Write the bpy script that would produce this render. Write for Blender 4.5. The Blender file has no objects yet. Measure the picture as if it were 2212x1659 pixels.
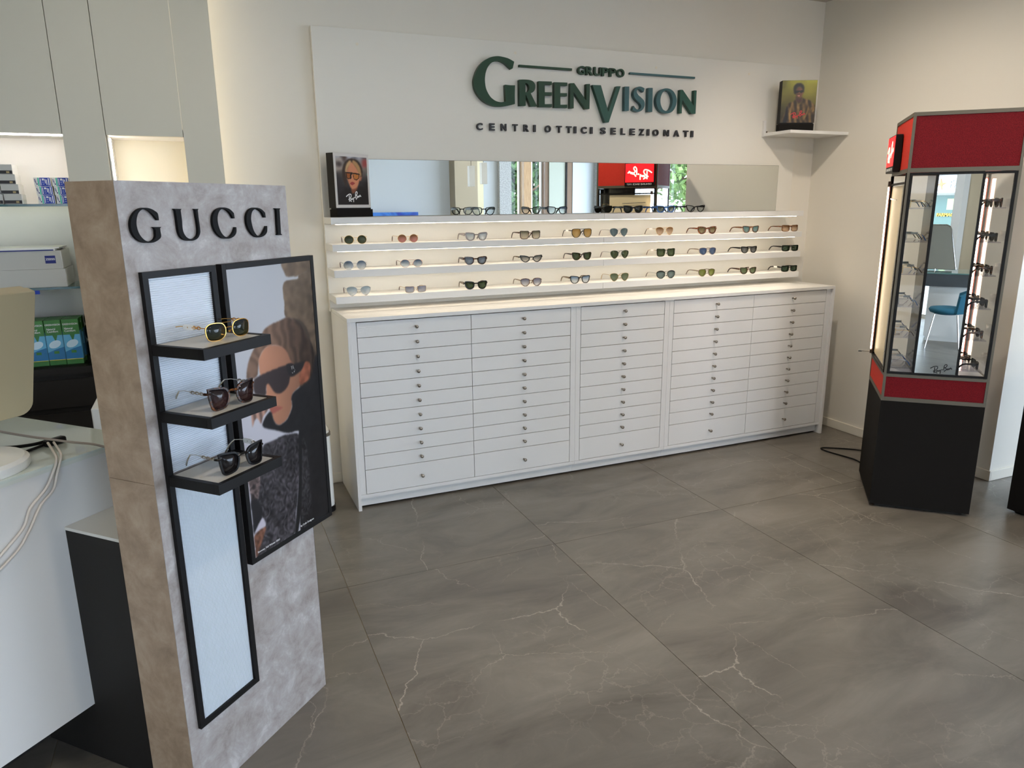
import bpy, math, random
import numpy as np
from mathutils import Vector, Matrix

random.seed(7)
rng = np.random.default_rng(11)
SC = bpy.context.scene
COL = SC.collection

# ------------------------------------------------------------------ camera
def setup_camera():
    cd = bpy.data.cameras.new('camera'); cam = bpy.data.objects.new('camera', cd); COL.objects.link(cam)
    yaw, pit, rol = 0.40199, 0.24139, -0.00974
    f = Vector((math.sin(yaw)*math.cos(pit), math.cos(yaw)*math.cos(pit), -math.sin(pit)))
    r = Vector((math.cos(yaw), -math.sin(yaw), 0.0)); u = r.cross(f)
    r2 = r*math.cos(rol)+u*math.sin(rol); u2 = u*math.cos(rol)-r*math.sin(rol)
    cam.matrix_world = Matrix(((r2.x,u2.x,-f.x,-0.4255),(r2.y,u2.y,-f.y,-4.1457),(r2.z,u2.z,-f.z,1.5931),(0,0,0,1)))
    cd.sensor_fit = 'HORIZONTAL'; cd.sensor_width = 36.0
    cd.lens = 36.0*1559.688/2212.0
    cd.clip_start = 0.05; cd.clip_end = 200
    SC.camera = cam
setup_camera()

# ------------------------------------------------------------------ world, sun, exposure
W = bpy.data.worlds.new('sky'); SC.world = W; W.use_nodes = True
nt = W.node_tree; bg = nt.nodes['Background']
bg.inputs['Color'].default_value = (0.69, 0.815, 1.0, 1); bg.inputs['Strength'].default_value = 4.0
sd = bpy.data.lights.new('sun', 'SUN'); sd.energy = 1.2; sd.angle = 0.02; sd.color = (1.0, 0.95, 0.86)
so = bpy.data.objects.new('sun', sd); COL.objects.link(so)
so.rotation_euler = Vector((0.25, -1.0, -1.35)).to_track_quat('-Z', 'Y').to_euler()   # from behind the shop, onto the street
SC.view_settings.view_transform = 'Standard'; SC.view_settings.look = 'None'
SC.view_settings.exposure = 1.24; SC.view_settings.gamma = 1.0; SC.view_settings.use_curve_mapping = False
SC.cycles.use_denoising = True
SC.cycles.max_bounces = 7; SC.cycles.diffuse_bounces = 4; SC.cycles.glossy_bounces = 4
SC.cycles.use_light_tree = False
SC.cycles.use_adaptive_sampling = True; SC.cycles.adaptive_threshold = 0.03
SC.cycles.transparent_max_bounces = 20; SC.cycles.transmission_bounces = 4
SC.cycles.sample_clamp_indirect = 6.0
SC.cycles.caustics_reflective = False; SC.cycles.caustics_refractive = False

CEIL = 2.931
# ceiling spotlights: (x, y, power, colour, aim point)
SPOTS = [(0.35,-1.75,8,0,(0.35,0,0.7)),(1.35,-1.75,8,0,(1.35,0,0.6)),(2.35,-1.75,8,0,(2.4,0,0.6)),(2.3,-1.3,38,1,(3.7,-0.75,0.7)),(-0.7,-1.5,5,0,(-0.7,-0.4,1.2)),(0.5,-3.3,34,0,(0.6,-2.6,0)),(2.2,-3.4,34,1,(2.6,-2.3,0.3)),(3.0,-3.0,26,1,(3.7,-1.3,1.3)),
         (-1.2,-3.2,12,0,(-1.1,-2.6,0)),(1.2,-5.6,60,2,(1.2,-7.5,1.0)),(-1.0,-5.6,70,2,(-1.0,-7.2,1.0)),(3.4,-5.6,48,2,(3.4,-8.0,1.4)),(5.6,-4.5,50,2,(5.6,-7.6,1.4))]
SPOT_COL = [(1.0,0.90,0.77),(1.0,0.87,0.72),(0.97,0.98,1.0)]

# ------------------------------------------------------------------ helpers
def lin(c):
    return tuple(((x/255.0)/12.92 if x/255.0 <= 0.04045 else ((x/255.0+0.055)/1.055)**2.4) for x in c)
MATS = {}
def mat(name, rgb, rough=0.5, metal=0.0, spec=0.5, alpha=1.0, emit=0.0, emit_rgb=None, bump=None, coat=0.0):
    if name in MATS: return MATS[name]
    m = bpy.data.materials.new(name); m.use_nodes = True; MATS[name] = m
    b = m.node_tree.nodes['Principled BSDF']
    b.inputs['Base Color'].default_value = (*lin(rgb), 1); b.inputs['Roughness'].default_value = rough
    b.inputs['Metallic'].default_value = metal; b.inputs['Specular IOR Level'].default_value = spec
    b.inputs['Alpha'].default_value = alpha
    if coat: b.inputs['Coat Weight'].default_value = coat; b.inputs['Coat Roughness'].default_value = 0.03
    if emit:
        b.inputs['Emission Color'].default_value = (*lin(emit_rgb or rgb), 1); b.inputs['Emission Strength'].default_value = emit
    if bump:
        scale, strength = bump
        n = m.node_tree.nodes.new('ShaderNodeTexNoise'); n.inputs['Scale'].default_value = scale; n.inputs['Detail'].default_value = 4
        t = m.node_tree.nodes.new('ShaderNodeTexCoord')
        bp = m.node_tree.nodes.new('ShaderNodeBump'); bp.inputs['Strength'].default_value = strength; bp.inputs['Distance'].default_value = 0.002
        m.node_tree.links.new(t.outputs['Object'], n.inputs['Vector']); m.node_tree.links.new(n.outputs['Fac'], bp.inputs['Height'])
        m.node_tree.links.new(bp.outputs['Normal'], b.inputs['Normal'])
    return m
def ramp(m, stops):
    r = m.node_tree.nodes.new('ShaderNodeValToRGB'); e = r.color_ramp.elements
    e[0].position, e[0].color = stops[0][0], (*lin(stops[0][1]), 1); e[1].position, e[1].color = stops[-1][0], (*lin(stops[-1][1]), 1)
    for p, c in stops[1:-1]:
        k = e.new(p); k.color = (*lin(c), 1)
    return r
def noise_mat(name, stops, scale, rough=0.5, detail=6, distortion=0.0, bump=0.0, coord='Object', spec=0.5, stretch=(1,1,1), coat=0.0, grain=0.5):
    m = mat(name, (128,128,128), rough, spec=spec, coat=coat); t = m.node_tree
    tc = t.nodes.new('ShaderNodeTexCoord'); mp = t.nodes.new('ShaderNodeMapping'); mp.inputs['Scale'].default_value = stretch
    n = t.nodes.new('ShaderNodeTexNoise')
    n.inputs['Scale'].default_value = scale; n.inputs['Detail'].default_value = detail; n.inputs['Distortion'].default_value = distortion; n.inputs['Roughness'].default_value = grain
    r = ramp(m, stops); b = t.nodes['Principled BSDF']
    t.links.new(tc.outputs[coord], mp.inputs['Vector']); t.links.new(mp.outputs[0], n.inputs['Vector'])
    t.links.new(n.outputs['Fac'], r.inputs['Fac']); t.links.new(r.outputs['Color'], b.inputs['Base Color'])
    if bump:
        bp = t.nodes.new('ShaderNodeBump'); bp.inputs['Strength'].default_value = bump; bp.inputs['Distance'].default_value = 0.003
        t.links.new(n.outputs['Fac'], bp.inputs['Height']); t.links.new(bp.outputs['Normal'], b.inputs['Normal'])
    return m
def glass_mat(name, tint=(254,255,255), refl=0.07, rough=0.0):
    m = bpy.data.materials.new(name); m.use_nodes = True; t = m.node_tree; t.nodes.clear(); MATS[name] = m
    o = t.nodes.new('ShaderNodeOutputMaterial'); mx = t.nodes.new('ShaderNodeMixShader')
    a = t.nodes.new('ShaderNodeBsdfTransparent'); g = t.nodes.new('ShaderNodeBsdfGlossy')
    a.inputs['Color'].default_value = (*lin(tint), 1); g.inputs['Roughness'].default_value = rough
    lw = t.nodes.new('ShaderNodeLayerWeight'); lw.inputs['Blend'].default_value = 0.5
    pw = t.nodes.new('ShaderNodeMath'); pw.operation = 'POWER'; pw.inputs[1].default_value = 5.0
    mu = t.nodes.new('ShaderNodeMath'); mu.operation = 'MULTIPLY_ADD'; mu.inputs[1].default_value = 0.7; mu.inputs[2].default_value = refl/2
    t.links.new(lw.outputs['Facing'], pw.inputs[0]); t.links.new(pw.outputs[0], mu.inputs[0]); t.links.new(mu.outputs[0], mx.inputs[0])
    t.links.new(a.outputs[0], mx.inputs[1]); t.links.new(g.outputs[0], mx.inputs[2]); t.links.new(mx.outputs[0], o.inputs[0])
    return m
def lens_mat(name, top, bot, a_top=0.85, a_bot=0.6):
    """tinted lens: colour and density run from top to bottom"""
    if name in MATS: return MATS[name]
    m = mat(name, top, 0.05, spec=0.4); t = m.node_tree; b = t.nodes['Principled BSDF']
    tc = t.nodes.new('ShaderNodeTexCoord'); sp = t.nodes.new('ShaderNodeSeparateXYZ')
    r = ramp(m, [(0.15, bot), (0.85, top)])
    mr = t.nodes.new('ShaderNodeMapRange'); mr.inputs[1].default_value = 0.1; mr.inputs[2].default_value = 0.9
    mr.inputs[3].default_value = a_bot; mr.inputs[4].default_value = a_top
    t.links.new(tc.outputs['Generated'], sp.inputs[0]); t.links.new(sp.outputs['Z'], r.inputs['Fac']); t.links.new(sp.outputs['Z'], mr.inputs[0])
    t.links.new(r.outputs['Color'], b.inputs['Base Color']); t.links.new(mr.outputs[0], b.inputs['Alpha'])
    return m

class MB:
    def __init__(s): s.v = []; s.f = []
    def add(s, vs, fs):
        k = len(s.v); s.v += [tuple(p) for p in vs]; s.f += [tuple(i+k for i in f) for f in fs]; return s
    def box(s, x0, x1, y0, y1, z0, z1):
        return s.add([(x0,y0,z0),(x1,y0,z0),(x1,y1,z0),(x0,y1,z0),(x0,y0,z1),(x1,y0,z1),(x1,y1,z1),(x0,y1,z1)],
                     [(0,3,2,1),(4,5,6,7),(0,1,5,4),(1,2,6,5),(2,3,7,6),(3,0,4,7)])
    def prism(s, pts, d):
        """closed planar loop extruded by vector d"""
        n = len(pts); d = Vector(d); a = [Vector(p) for p in pts]
        return s.add([tuple(p) for p in a]+[tuple(p+d) for p in a],
                     [tuple(range(n))[::-1], tuple(range(n, 2*n))]+[(i,(i+1)%n,n+(i+1)%n,n+i) for i in range(n)])
    def tube(s, pts, r, n=8, closed=False):
        P = [Vector(p) for p in pts]; m = len(P); R = r if isinstance(r, (list, tuple)) else [r]*m
        ref = None; vs = []
        for i in range(m):
            if closed: t = P[(i+1)%m]-P[i-1]
            else: t = P[min(i+1,m-1)]-P[max(i-1,0)]
            t.normalize()
            if ref is None: ref = t.orthogonal().normalized()
            ref = (ref-t*ref.dot(t)).normalized(); b = t.cross(ref)
            for k in range(n):
                a = 2*math.pi*k/n; vs.append(P[i]+(ref*math.cos(a)+b*math.sin(a))*R[i])
        fs = [(i*n+k, i*n+(k+1)%n, ((i+1)%m)*n+(k+1)%n, ((i+1)%m)*n+k) for i in range(m if closed else m-1) for k in range(n)]
        if not closed: fs += [tuple(range(n))[::-1], tuple((m-1)*n+k for k in range(n))]
        return s.add(vs, fs)
    def lathe(s, prof, c=(0,0,0), n=24, axis='z'):
        vs = []; m = len(prof)
        for r, h in prof:
            for k in range(n):
                a = 2*math.pi*k/n; x, y, z = r*math.cos(a), r*math.sin(a), h
                p = (x, y, z) if axis == 'z' else ((x, z, y) if axis == 'y' else (z, x, y))
                vs.append((c[0]+p[0], c[1]+p[1], c[2]+p[2]))
        fs = [(i*n+k, i*n+(k+1)%n, (i+1)*n+(k+1)%n, (i+1)*n+k) for i in range(m-1) for k in range(n)]
        fs += [tuple(range(n))[::-1], tuple((m-1)*n+k for k in range(n))]
        return s.add(vs, fs)
    def sweep(s, pts, ws, hs):
        """rectangular bar along pts; width along the local lateral, height across it"""
        P = [Vector(p) for p in pts]; m = len(P); vs = []
        for i in range(m):
            t = (P[min(i+1,m-1)]-P[max(i-1,0)]).normalized(); lat = Vector((1,0,0)); lat = (lat-t*lat.dot(t)).normalized(); up = lat.cross(t)
            for a, b in ((-1,-1),(1,-1),(1,1),(-1,1)): vs.append(P[i]+lat*(a*ws[i]/2)+up*(b*hs[i]/2))
        fs = [(i*4+k, i*4+(k+1)%4, (i+1)*4+(k+1)%4, (i+1)*4+k) for i in range(m-1) for k in range(4)]+[(3,2,1,0),tuple((m-1)*4+k for k in range(4))]
        return s.add(vs, fs)
    def mesh(s, name):
        me = bpy.data.meshes.new(name); me.from_pydata([tuple(p) for p in s.v], [], s.f); me.validate(); fix(me); return me
def fix(me):
    import bmesh
    bm = bmesh.new(); bm.from_mesh(me); bmesh.ops.recalc_face_normals(bm, faces=bm.faces[:]); bm.to_mesh(me); bm.free()

def link(name, me, m=None, parent=None, bevel=0.0, smooth=False):
    o = bpy.data.objects.new(name, me); COL.objects.link(o)
    if m is not None:
        me.materials.clear(); me.materials.append(m)
    if parent is not None: o.parent = parent
    if smooth:
        for p in me.polygons: p.use_smooth = True
        if smooth == 'auto':
            a = math.radians(35)
            try: me.set_sharp_from_angle(angle=a)
            except Exception: pass
    if bevel:
        md = o.modifiers.new('bevel', 'BEVEL'); md.width = bevel; md.segments = 2; md.limit_method = 'ANGLE'
    return o
def obj(name, mb, m, parent=None, bevel=0.0, smooth=False):
    return link(name, mb.mesh(name), m, parent, bevel, smooth)
def bx(name, m, parent, x0, x1, y0, y1, z0, z1, bevel=0.0):
    return obj(name, MB().box(x0,x1,y0,y1,z0,z1), m, parent, bevel)
def thing(name, label, cat, loc=(0,0,0), rz=0.0, group=None):
    o = bpy.data.objects.new(name, None); COL.objects.link(o); o.location = loc; o.rotation_euler = (0,0,rz); o.empty_display_size = 0.1
    return tag(o, label, cat, group)
def tag(o, label, cat, group=None):
    o['label'] = label; o['category'] = cat
    if group: o['group'] = group
    return o
def struct(name, mb, m, parent=None, bevel=0.0):
    o = obj(name, mb, m, parent, bevel)
    if parent is None: o['kind'] = 'structure'
    return o
def dup(root, loc, rz, label, group=None):
    r = root.copy(); COL.objects.link(r); r.location = loc; r.rotation_euler = (0,0,rz); r['label'] = label
    if group: r['group'] = group
    for ch in list(root.children):
        c = ch.copy(); COL.objects.link(c); c.parent = r
        for g in list(ch.children):
            d = g.copy(); COL.objects.link(d); d.parent = c
    return r

# ---- curves, letters, prints
def smooth_loop(pts, sub=5):
    """closed loop of (x, z, corner) -> Catmull-Rom between corners"""
    n = len(pts); out = []
    for i in range(n):
        p0, p1, p2, p3 = pts[i-1], pts[i], pts[(i+1)%n], pts[(i+2)%n]
        c1, c2 = (p1[2] if len(p1) > 2 else 0), (p2[2] if len(p2) > 2 else 0)
        if c1 and c2: out.append(p1[:2]); continue
        a = p1 if c1 else p0; d = p2 if c2 else p3
        for k in range(sub):
            t = k/sub; q = []
            for j in (0, 1):
                q.append(0.5*((2*p1[j])+(-a[j]+p2[j])*t+(2*a[j]-5*p1[j]+4*p2[j]-d[j])*t*t+(-a[j]+3*p1[j]-3*p2[j]+d[j])*t**3))
            out.append(tuple(q))
    return out
def loops_mesh(name, loops, depth, bevel=0.0):
    """filled planar letter in local x (right), y (up), extruded +-depth/2 along z"""
    cu = bpy.data.curves.new(name, 'CURVE'); cu.dimensions = '2D'; cu.fill_mode = 'BOTH'; cu.extrude = depth/2; cu.bevel_depth = bevel
    for L in loops:
        s = cu.splines.new('POLY'); s.points.add(len(L)-1); s.use_cyclic_u = True
        for p, q in zip(s.points, L): p.co = (q[0], q[1], 0, 1)
    o = bpy.data.objects.new(name, cu); me = bpy.data.meshes.new_from_object(o); bpy.data.objects.remove(o); return me
def text_mesh(body, size=1.0, depth=0.02, offset=0.0):
    cu = bpy.data.curves.new('text', 'FONT'); cu.body = body; cu.size = size; cu.extrude = depth/2; cu.offset = offset; cu.resolution_u = 4
    o = bpy.data.objects.new('text', cu); me = bpy.data.meshes.new_from_object(o); bpy.data.objects.remove(o); return me
def fit(me, x0, x1, y0, y1):
    """scale a mesh in its xy plane into a rectangle"""
    co = np.array([v.co[:] for v in me.vertices]); a, b = co.min(0), co.max(0)
    sx = (x1-x0)/max(b[0]-a[0],1e-9); sy = (y1-y0)/max(b[1]-a[1],1e-9)
    co[:,0] = (co[:,0]-a[0])*sx+x0; co[:,1] = (co[:,1]-a[1])*sy+y0
    me.vertices.foreach_set('co', co.ravel()); me.update(); return me
def stand_up(me, y, flip=False):
    """local xy plane -> x, z with the front towards -y (or +y when flipped, mirrored to read from there)"""
    co = np.array([v.co[:] for v in me.vertices]); out = np.empty_like(co)
    out[:,0] = co[:,0]; out[:,2] = co[:,1]; out[:,1] = y-co[:,2]
    me.vertices.foreach_set('co', out.ravel()); me.update(); return me
def ribbon(strokes, dot, w, x0, z0, width, y, thick=0.0006):
    """script lettering: flat strokes of constant pen width standing in x, z at depth y"""
    mb = MB()
    for s in strokes:
        L = [(p[0], p[1], 0) for p in s]; fine = []
        n = len(L)
        for i in range(n-1):
            p0, p1, p2, p3 = L[max(i-1,0)], L[i], L[i+1], L[min(i+2,n-1)]
            for k in range(4):
                t = k/4; fine.append(tuple(0.5*((2*p1[j])+(-p0[j]+p2[j])*t+(2*p0[j]-5*p1[j]+4*p2[j]-p3[j])*t*t+(-p0[j]+3*p1[j]-3*p2[j]+p3[j])*t**3) for j in (0,1)))
        fine.append(L[-1][:2]); P = [Vector((x0+a*w, z0+b*w)) for a, b in fine]; m = len(P); vs = []
        for i in range(m):
            t = (P[min(i+1,m-1)]-P[max(i-1,0)]); t = t.normalized() if t.length > 1e-9 else Vector((1,0)); nn = Vector((-t.y, t.x))*width/2
            a, b = P[i]+nn, P[i]-nn
            vs += [(a.x, y, a.y), (b.x, y, b.y), (b.x, y+thick, b.y), (a.x, y+thick, a.y)]
        fs = [(i*4+k, i*4+(k+1)%4, (i+1)*4+(k+1)%4, (i+1)*4+k) for i in range(m-1) for k in range(4)]+[(3,2,1,0), tuple((m-1)*4+k for k in range(4))]
        mb.add(vs, fs)
    if dot:
        c = (x0+dot[0]*w, z0+dot[1]*w); mb.prism([(c[0]+width*0.75*math.cos(a), y, c[1]+width*0.75*math.sin(a)) for a in np.linspace(0, 2*math.pi, 12, endpoint=False)], (0, thick, 0))
    return mb
def inside(X, Y, poly):
    m = np.zeros(X.shape, bool); n = len(poly)
    for i in range(n):
        (x1, y1), (x2, y2) = poly[i-1], poly[i]
        c = ((y1 > Y) != (y2 > Y)); xs = (x2-x1)*(Y-y1)/((y2-y1) if y2 != y1 else 1e-9)+x1
        m ^= c & (X < xs)
    return m
def blur(a, k):
    for _ in range(2):
        for ax in (0, 1):
            p = np.pad(a, [(k,k) if i == ax else (0,0) for i in range(2)], mode='edge'); c = np.cumsum(p, ax)
            z = np.zeros_like(np.take(c, [0], ax)); c = np.concatenate([z, c], ax)
            n = a.shape[ax]; a = (np.take(c, range(2*k+1, 2*k+1+n), ax)-np.take(c, range(0, n), ax))/(2*k+1)
    return a
class Print:
    """flat printed picture: a fine grid with one ink colour per vertex"""
    def __init__(s, nx, ny):
        s.nx, s.ny = nx, ny; s.X, s.Y = np.meshgrid(np.linspace(0,1,nx), np.linspace(0,1,ny)); s.C = np.zeros((ny,nx,3))
    def grad(s, stops):
        p = [q[0] for q in stops]
        for j in range(3): s.C[...,j] = np.interp(s.Y, p, [q[1][j] for q in stops])
        return s
    def noise(s, k, seed=0):
        r = np.random.default_rng(seed).random((s.ny, s.nx)); n = blur(r, k); n = (n-n.mean())/n.std(); return np.clip(n*0.5, -1, 1)
    def poly(s, pts, rgb, soft=1, shade=None, sm=True, amt=1.0):
        P = smooth_loop([(a, b, 0) for a, b in pts], 4) if sm else pts
        m = inside(s.X, s.Y, P).astype(float)
        if soft: m = blur(m, soft)
        m = (m*amt)[...,None]; c = np.array(rgb, float)[None,None,:]*np.ones_like(s.C)
        if shade is not None: c = c*shade[...,None]
        s.C = s.C*(1-m)+c*m; return s
    def build(s, name, x0, x1, z0, z1, y, parent, rough=0.3):
        vs = [(x0+(x1-x0)*i/(s.nx-1), y, z0+(z1-z0)*j/(s.ny-1)) for j in range(s.ny) for i in range(s.nx)]
        fs = [(j*s.nx+i, j*s.nx+i+1, (j+1)*s.nx+i+1, (j+1)*s.nx+i) for j in range(s.ny-1) for i in range(s.nx-1)]
        me = bpy.data.meshes.new(name); me.from_pydata(vs, [], fs)
        c = np.clip(s.C, 0, 255)/255.0; c = np.where(c <= 0.04045, c/12.92, ((c+0.055)/1.055)**2.4)
        at = me.color_attributes.new('ink', 'FLOAT_COLOR', 'POINT'); col = np.ones((s.nx*s.ny, 4), np.float32); col[:,:3] = c.reshape(-1,3)
        at.data.foreach_set('color', col.ravel())
        key = 'print_%g' % rough
        if key not in MATS:
            m = mat(key, (128,128,128), rough, spec=0.25); a = m.node_tree.nodes.new('ShaderNodeAttribute'); a.attribute_name = 'ink'
            m.node_tree.links.new(a.outputs['Color'], m.node_tree.nodes['Principled BSDF'].inputs['Base Color'])
        return link(name, me, MATS[key], parent)
# ------------------------------------------------------------------ traced letter outlines (metres on the sign plane) and print outlines (0..1)
GREEN_GLYPHS = {'G':[[(1.3402,2.394,1),(1.3048,2.4088,0),(1.2689,2.4151,0),(1.2367,2.4167,0),(1.1975,2.409,0),(1.1618,2.3914,0),(1.1314,2.3652,0),(1.1097,2.3333,0),(1.0966,2.3005,0),(1.0918,2.2726,0),(1.097,2.239,0),(1.1139,2.2073,0),(1.1399,2.1805,0),(1.1734,2.1616,0),(1.2109,2.1512,0),(1.2507,2.1497,0),(1.2946,2.1556,0),(1.3429,2.1672,1),(1.3423,2.2195,0),(1.3446,2.2686,1),(1.3134,2.267,0),(1.2821,2.2685,1),(1.2837,2.2231,0),(1.2857,2.1796,1),(1.2656,2.1743,0),(1.2438,2.174,0),(1.2186,2.1808,0),(1.1937,2.197,0),(1.1763,2.2196,0),(1.1643,2.2454,0),(1.1595,2.2762,0),(1.16,2.3009,0),(1.1648,2.3258,0),(1.1752,2.351,0),(1.1915,2.3719,0),(1.2113,2.3854,0),(1.2363,2.3921,0),(1.2614,2.39,0),(1.2864,2.3792,0),(1.3079,2.3635,0),(1.3216,2.3534,1),(1.3304,2.3577,1)]],'R':[[(1.3713,2.2999,1),(1.399,2.3023,0),(1.4361,2.3018,0),(1.4585,2.2951,0),(1.4716,2.2799,0),(1.4727,2.2608,0),(1.4659,2.2445,0),(1.4546,2.235,0),(1.4433,2.23,1),(1.4846,2.1602,1),(1.4431,2.1585,1),(1.4115,2.2222,1),(1.4112,2.1604,1),(1.3721,2.1588,1)],[(1.41,2.2862,1),(1.423,2.2805,0),(1.4323,2.2683,0),(1.4341,2.2557,0),(1.4292,2.2427,0),(1.4191,2.2352,0),(1.4097,2.2338,1)]],'E':[[(1.4949,2.2986,1),(1.5796,2.3009,1),(1.5796,2.2832,1),(1.5339,2.2824,1),(1.534,2.2404,1),(1.5798,2.242,1),(1.5799,2.2242,1),(1.534,2.2237,1),(1.5341,2.1743,1),(1.5812,2.1772,1),(1.5802,2.1593,1),(1.4952,2.1581,1)]],'E2':[[(1.5961,2.2985,1),(1.6819,2.3004,1),(1.682,2.2836,1),(1.6354,2.2825,1),(1.6357,2.2404,1),(1.6805,2.2419,1),(1.6807,2.2246,1),(1.6359,2.2242,1),(1.637,2.1753,1),(1.6831,2.1779,1),(1.6825,2.1595,1),(1.5975,2.1583,1)]],'N':[[(1.7026,2.2983,1),(1.7276,2.3002,1),(1.8115,2.2052,1),(1.8099,2.299,1),(1.8346,2.3009,1),(1.8336,2.1596,1),(1.8063,2.1578,1),(1.7255,2.2506,1),(1.7258,2.1592,1),(1.701,2.1583,1)]],'V':[[(1.8519,2.2962,1),(1.9096,2.2975,1),(1.9652,2.1486,1),(2.0197,2.2971,1),(2.0479,2.2989,1),(1.9697,2.0871,1),(1.9429,2.0855,1)]],'I':[[(2.0778,2.2987,1),(2.1092,2.3003,1),(2.111,2.1597,1),(2.0795,2.1585,1)]],'S':[[(2.22,2.2947,1),(2.2013,2.3023,0),(2.18,2.3036,0),(2.1591,2.2951,0),(2.1449,2.2791,0),(2.1406,2.2586,0),(2.1485,2.2386,0),(2.1682,2.2208,0),(2.1901,2.2063,0),(2.1993,2.1913,0),(2.1955,2.1774,0),(2.183,2.17,0),(2.1637,2.1727,0),(2.146,2.1908,1),(2.1375,2.1672,1),(2.1578,2.157,0),(2.1814,2.1562,0),(2.2046,2.1657,0),(2.2202,2.1836,0),(2.2245,2.2044,0),(2.2172,2.2246,0),(2.1973,2.2408,0),(2.1777,2.2536,0),(2.1656,2.2683,0),(2.1651,2.2818,0),(2.1741,2.2897,0),(2.1891,2.2881,0),(2.2014,2.2785,0),(2.2132,2.2722,1)]],'I2':[[(2.2485,2.2995,1),(2.2795,2.3011,1),(2.2826,2.1601,1),(2.2501,2.1589,1)]],'O':[[(2.3813,2.3037,0),(2.342,2.2922,0),(2.3171,2.2652,0),(2.3079,2.2269,0),(2.3206,2.1894,0),(2.3481,2.1626,0),(2.3887,2.1554,0),(2.4286,2.1657,0),(2.4538,2.1948,0),(2.4629,2.2336,0),(2.4497,2.2714,0),(2.4218,2.2961,0)],[(2.3819,2.2907,0),(2.3579,2.2802,0),(2.3437,2.2561,0),(2.3398,2.2283,0),(2.3463,2.2008,0),(2.3629,2.1771,0),(2.388,2.1694,0),(2.4128,2.1791,0),(2.427,2.2042,0),(2.4318,2.2323,0),(2.4241,2.2598,0),(2.4075,2.2826,0)]],'N2':[[(2.4874,2.3003,1),(2.5053,2.3012,1),(2.5969,2.2077,1),(2.5947,2.3021,1),(2.6129,2.3023,1),(2.6126,2.161,1),(2.5815,2.1598,1),(2.505,2.2425,1),(2.5056,2.1598,1),(2.4876,2.1592,1)]]}
BRAND_GLYPHS = {'G':[[(-0.4641,1.5689,1),(-0.465,1.5839,0),(-0.4715,1.5899,0),(-0.4832,1.5955,0),(-0.4974,1.5977,0),(-0.5119,1.5962,0),(-0.525,1.5896,0),(-0.5356,1.579,0),(-0.542,1.5658,0),(-0.5426,1.5509,0),(-0.5382,1.5374,0),(-0.5288,1.527,0),(-0.5156,1.5204,0),(-0.5014,1.5184,0),(-0.4866,1.519,0),(-0.4731,1.5236,0),(-0.4638,1.531,0),(-0.4637,1.5432,0),(-0.4637,1.5505,1),(-0.4595,1.5535,1),(-0.4823,1.5538,1),(-0.4774,1.5489,0),(-0.4772,1.542,0),(-0.4787,1.5317,0),(-0.4858,1.5242,0),(-0.4968,1.5212,0),(-0.5088,1.5244,0),(-0.5187,1.5333,0),(-0.5249,1.5453,0),(-0.527,1.5605,0),(-0.5245,1.5738,0),(-0.5186,1.5854,0),(-0.5094,1.5928,0),(-0.4999,1.5947,0),(-0.4901,1.5918,0),(-0.4789,1.5832,0),(-0.4673,1.5689,1)]],'U':[[(-0.4159,1.5947,1),(-0.3941,1.5945,1),(-0.397,1.591,1),(-0.3965,1.5678,0),(-0.3974,1.5464,0),(-0.3935,1.5336,0),(-0.3854,1.5251,0),(-0.3741,1.5219,0),(-0.362,1.5232,0),(-0.3525,1.5302,0),(-0.3492,1.5412,0),(-0.3485,1.5577,0),(-0.3504,1.5778,0),(-0.3509,1.5906,1),(-0.354,1.5942,1),(-0.3412,1.5942,1),(-0.3437,1.5905,1),(-0.3436,1.5667,0),(-0.3426,1.5446,0),(-0.3447,1.5336,0),(-0.3536,1.5229,0),(-0.3676,1.518,0),(-0.3818,1.5182,0),(-0.3976,1.522,0),(-0.4067,1.5305,0),(-0.4105,1.5432,0),(-0.411,1.5628,0),(-0.4121,1.5902,1)]],'C':[[(-0.2211,1.5687,1),(-0.2257,1.5688,1),(-0.2342,1.5819,0),(-0.2463,1.5906,0),(-0.2591,1.5936,0),(-0.27,1.5899,0),(-0.2778,1.5805,0),(-0.2815,1.5674,0),(-0.2805,1.5522,0),(-0.2749,1.5368,0),(-0.266,1.5259,0),(-0.2547,1.521,0),(-0.2424,1.523,0),(-0.2301,1.5333,0),(-0.2215,1.5463,1),(-0.2182,1.5462,1),(-0.2198,1.5329,0),(-0.2287,1.5234,0),(-0.243,1.5182,0),(-0.2566,1.5174,0),(-0.272,1.5204,0),(-0.2873,1.5315,0),(-0.2967,1.547,0),(-0.2988,1.564,0),(-0.2942,1.5789,0),(-0.2841,1.59,0),(-0.2691,1.5959,0),(-0.2533,1.597,0),(-0.2354,1.5925,0),(-0.2224,1.5827,1)]],'C2':[[(-0.1025,1.5688,1),(-0.107,1.5689,1),(-0.1149,1.5825,0),(-0.1258,1.5897,0),(-0.1387,1.5924,0),(-0.1494,1.5889,0),(-0.1563,1.5809,0),(-0.1602,1.567,0),(-0.1589,1.5509,0),(-0.1538,1.5346,0),(-0.145,1.5232,0),(-0.1357,1.5197,0),(-0.1243,1.5224,0),(-0.1123,1.5332,0),(-0.1027,1.5459,1),(-0.0994,1.5459,1),(-0.1017,1.5308,0),(-0.1108,1.5218,0),(-0.1235,1.5172,0),(-0.1386,1.5162,0),(-0.1555,1.5215,0),(-0.1696,1.5352,0),(-0.1769,1.5514,0),(-0.1776,1.5673,0),(-0.1729,1.5811,0),(-0.1621,1.5909,0),(-0.1485,1.5954,0),(-0.1339,1.5958,0),(-0.1166,1.5916,0),(-0.1034,1.5823,1)]],'I':[[(-0.0613,1.5937,1),(-0.0385,1.5936,1),(-0.0428,1.5896,1),(-0.0449,1.5229,1),(-0.0397,1.5185,1),(-0.0607,1.5193,1),(-0.0577,1.5234,1),(-0.0555,1.5897,1)]]}
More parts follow.
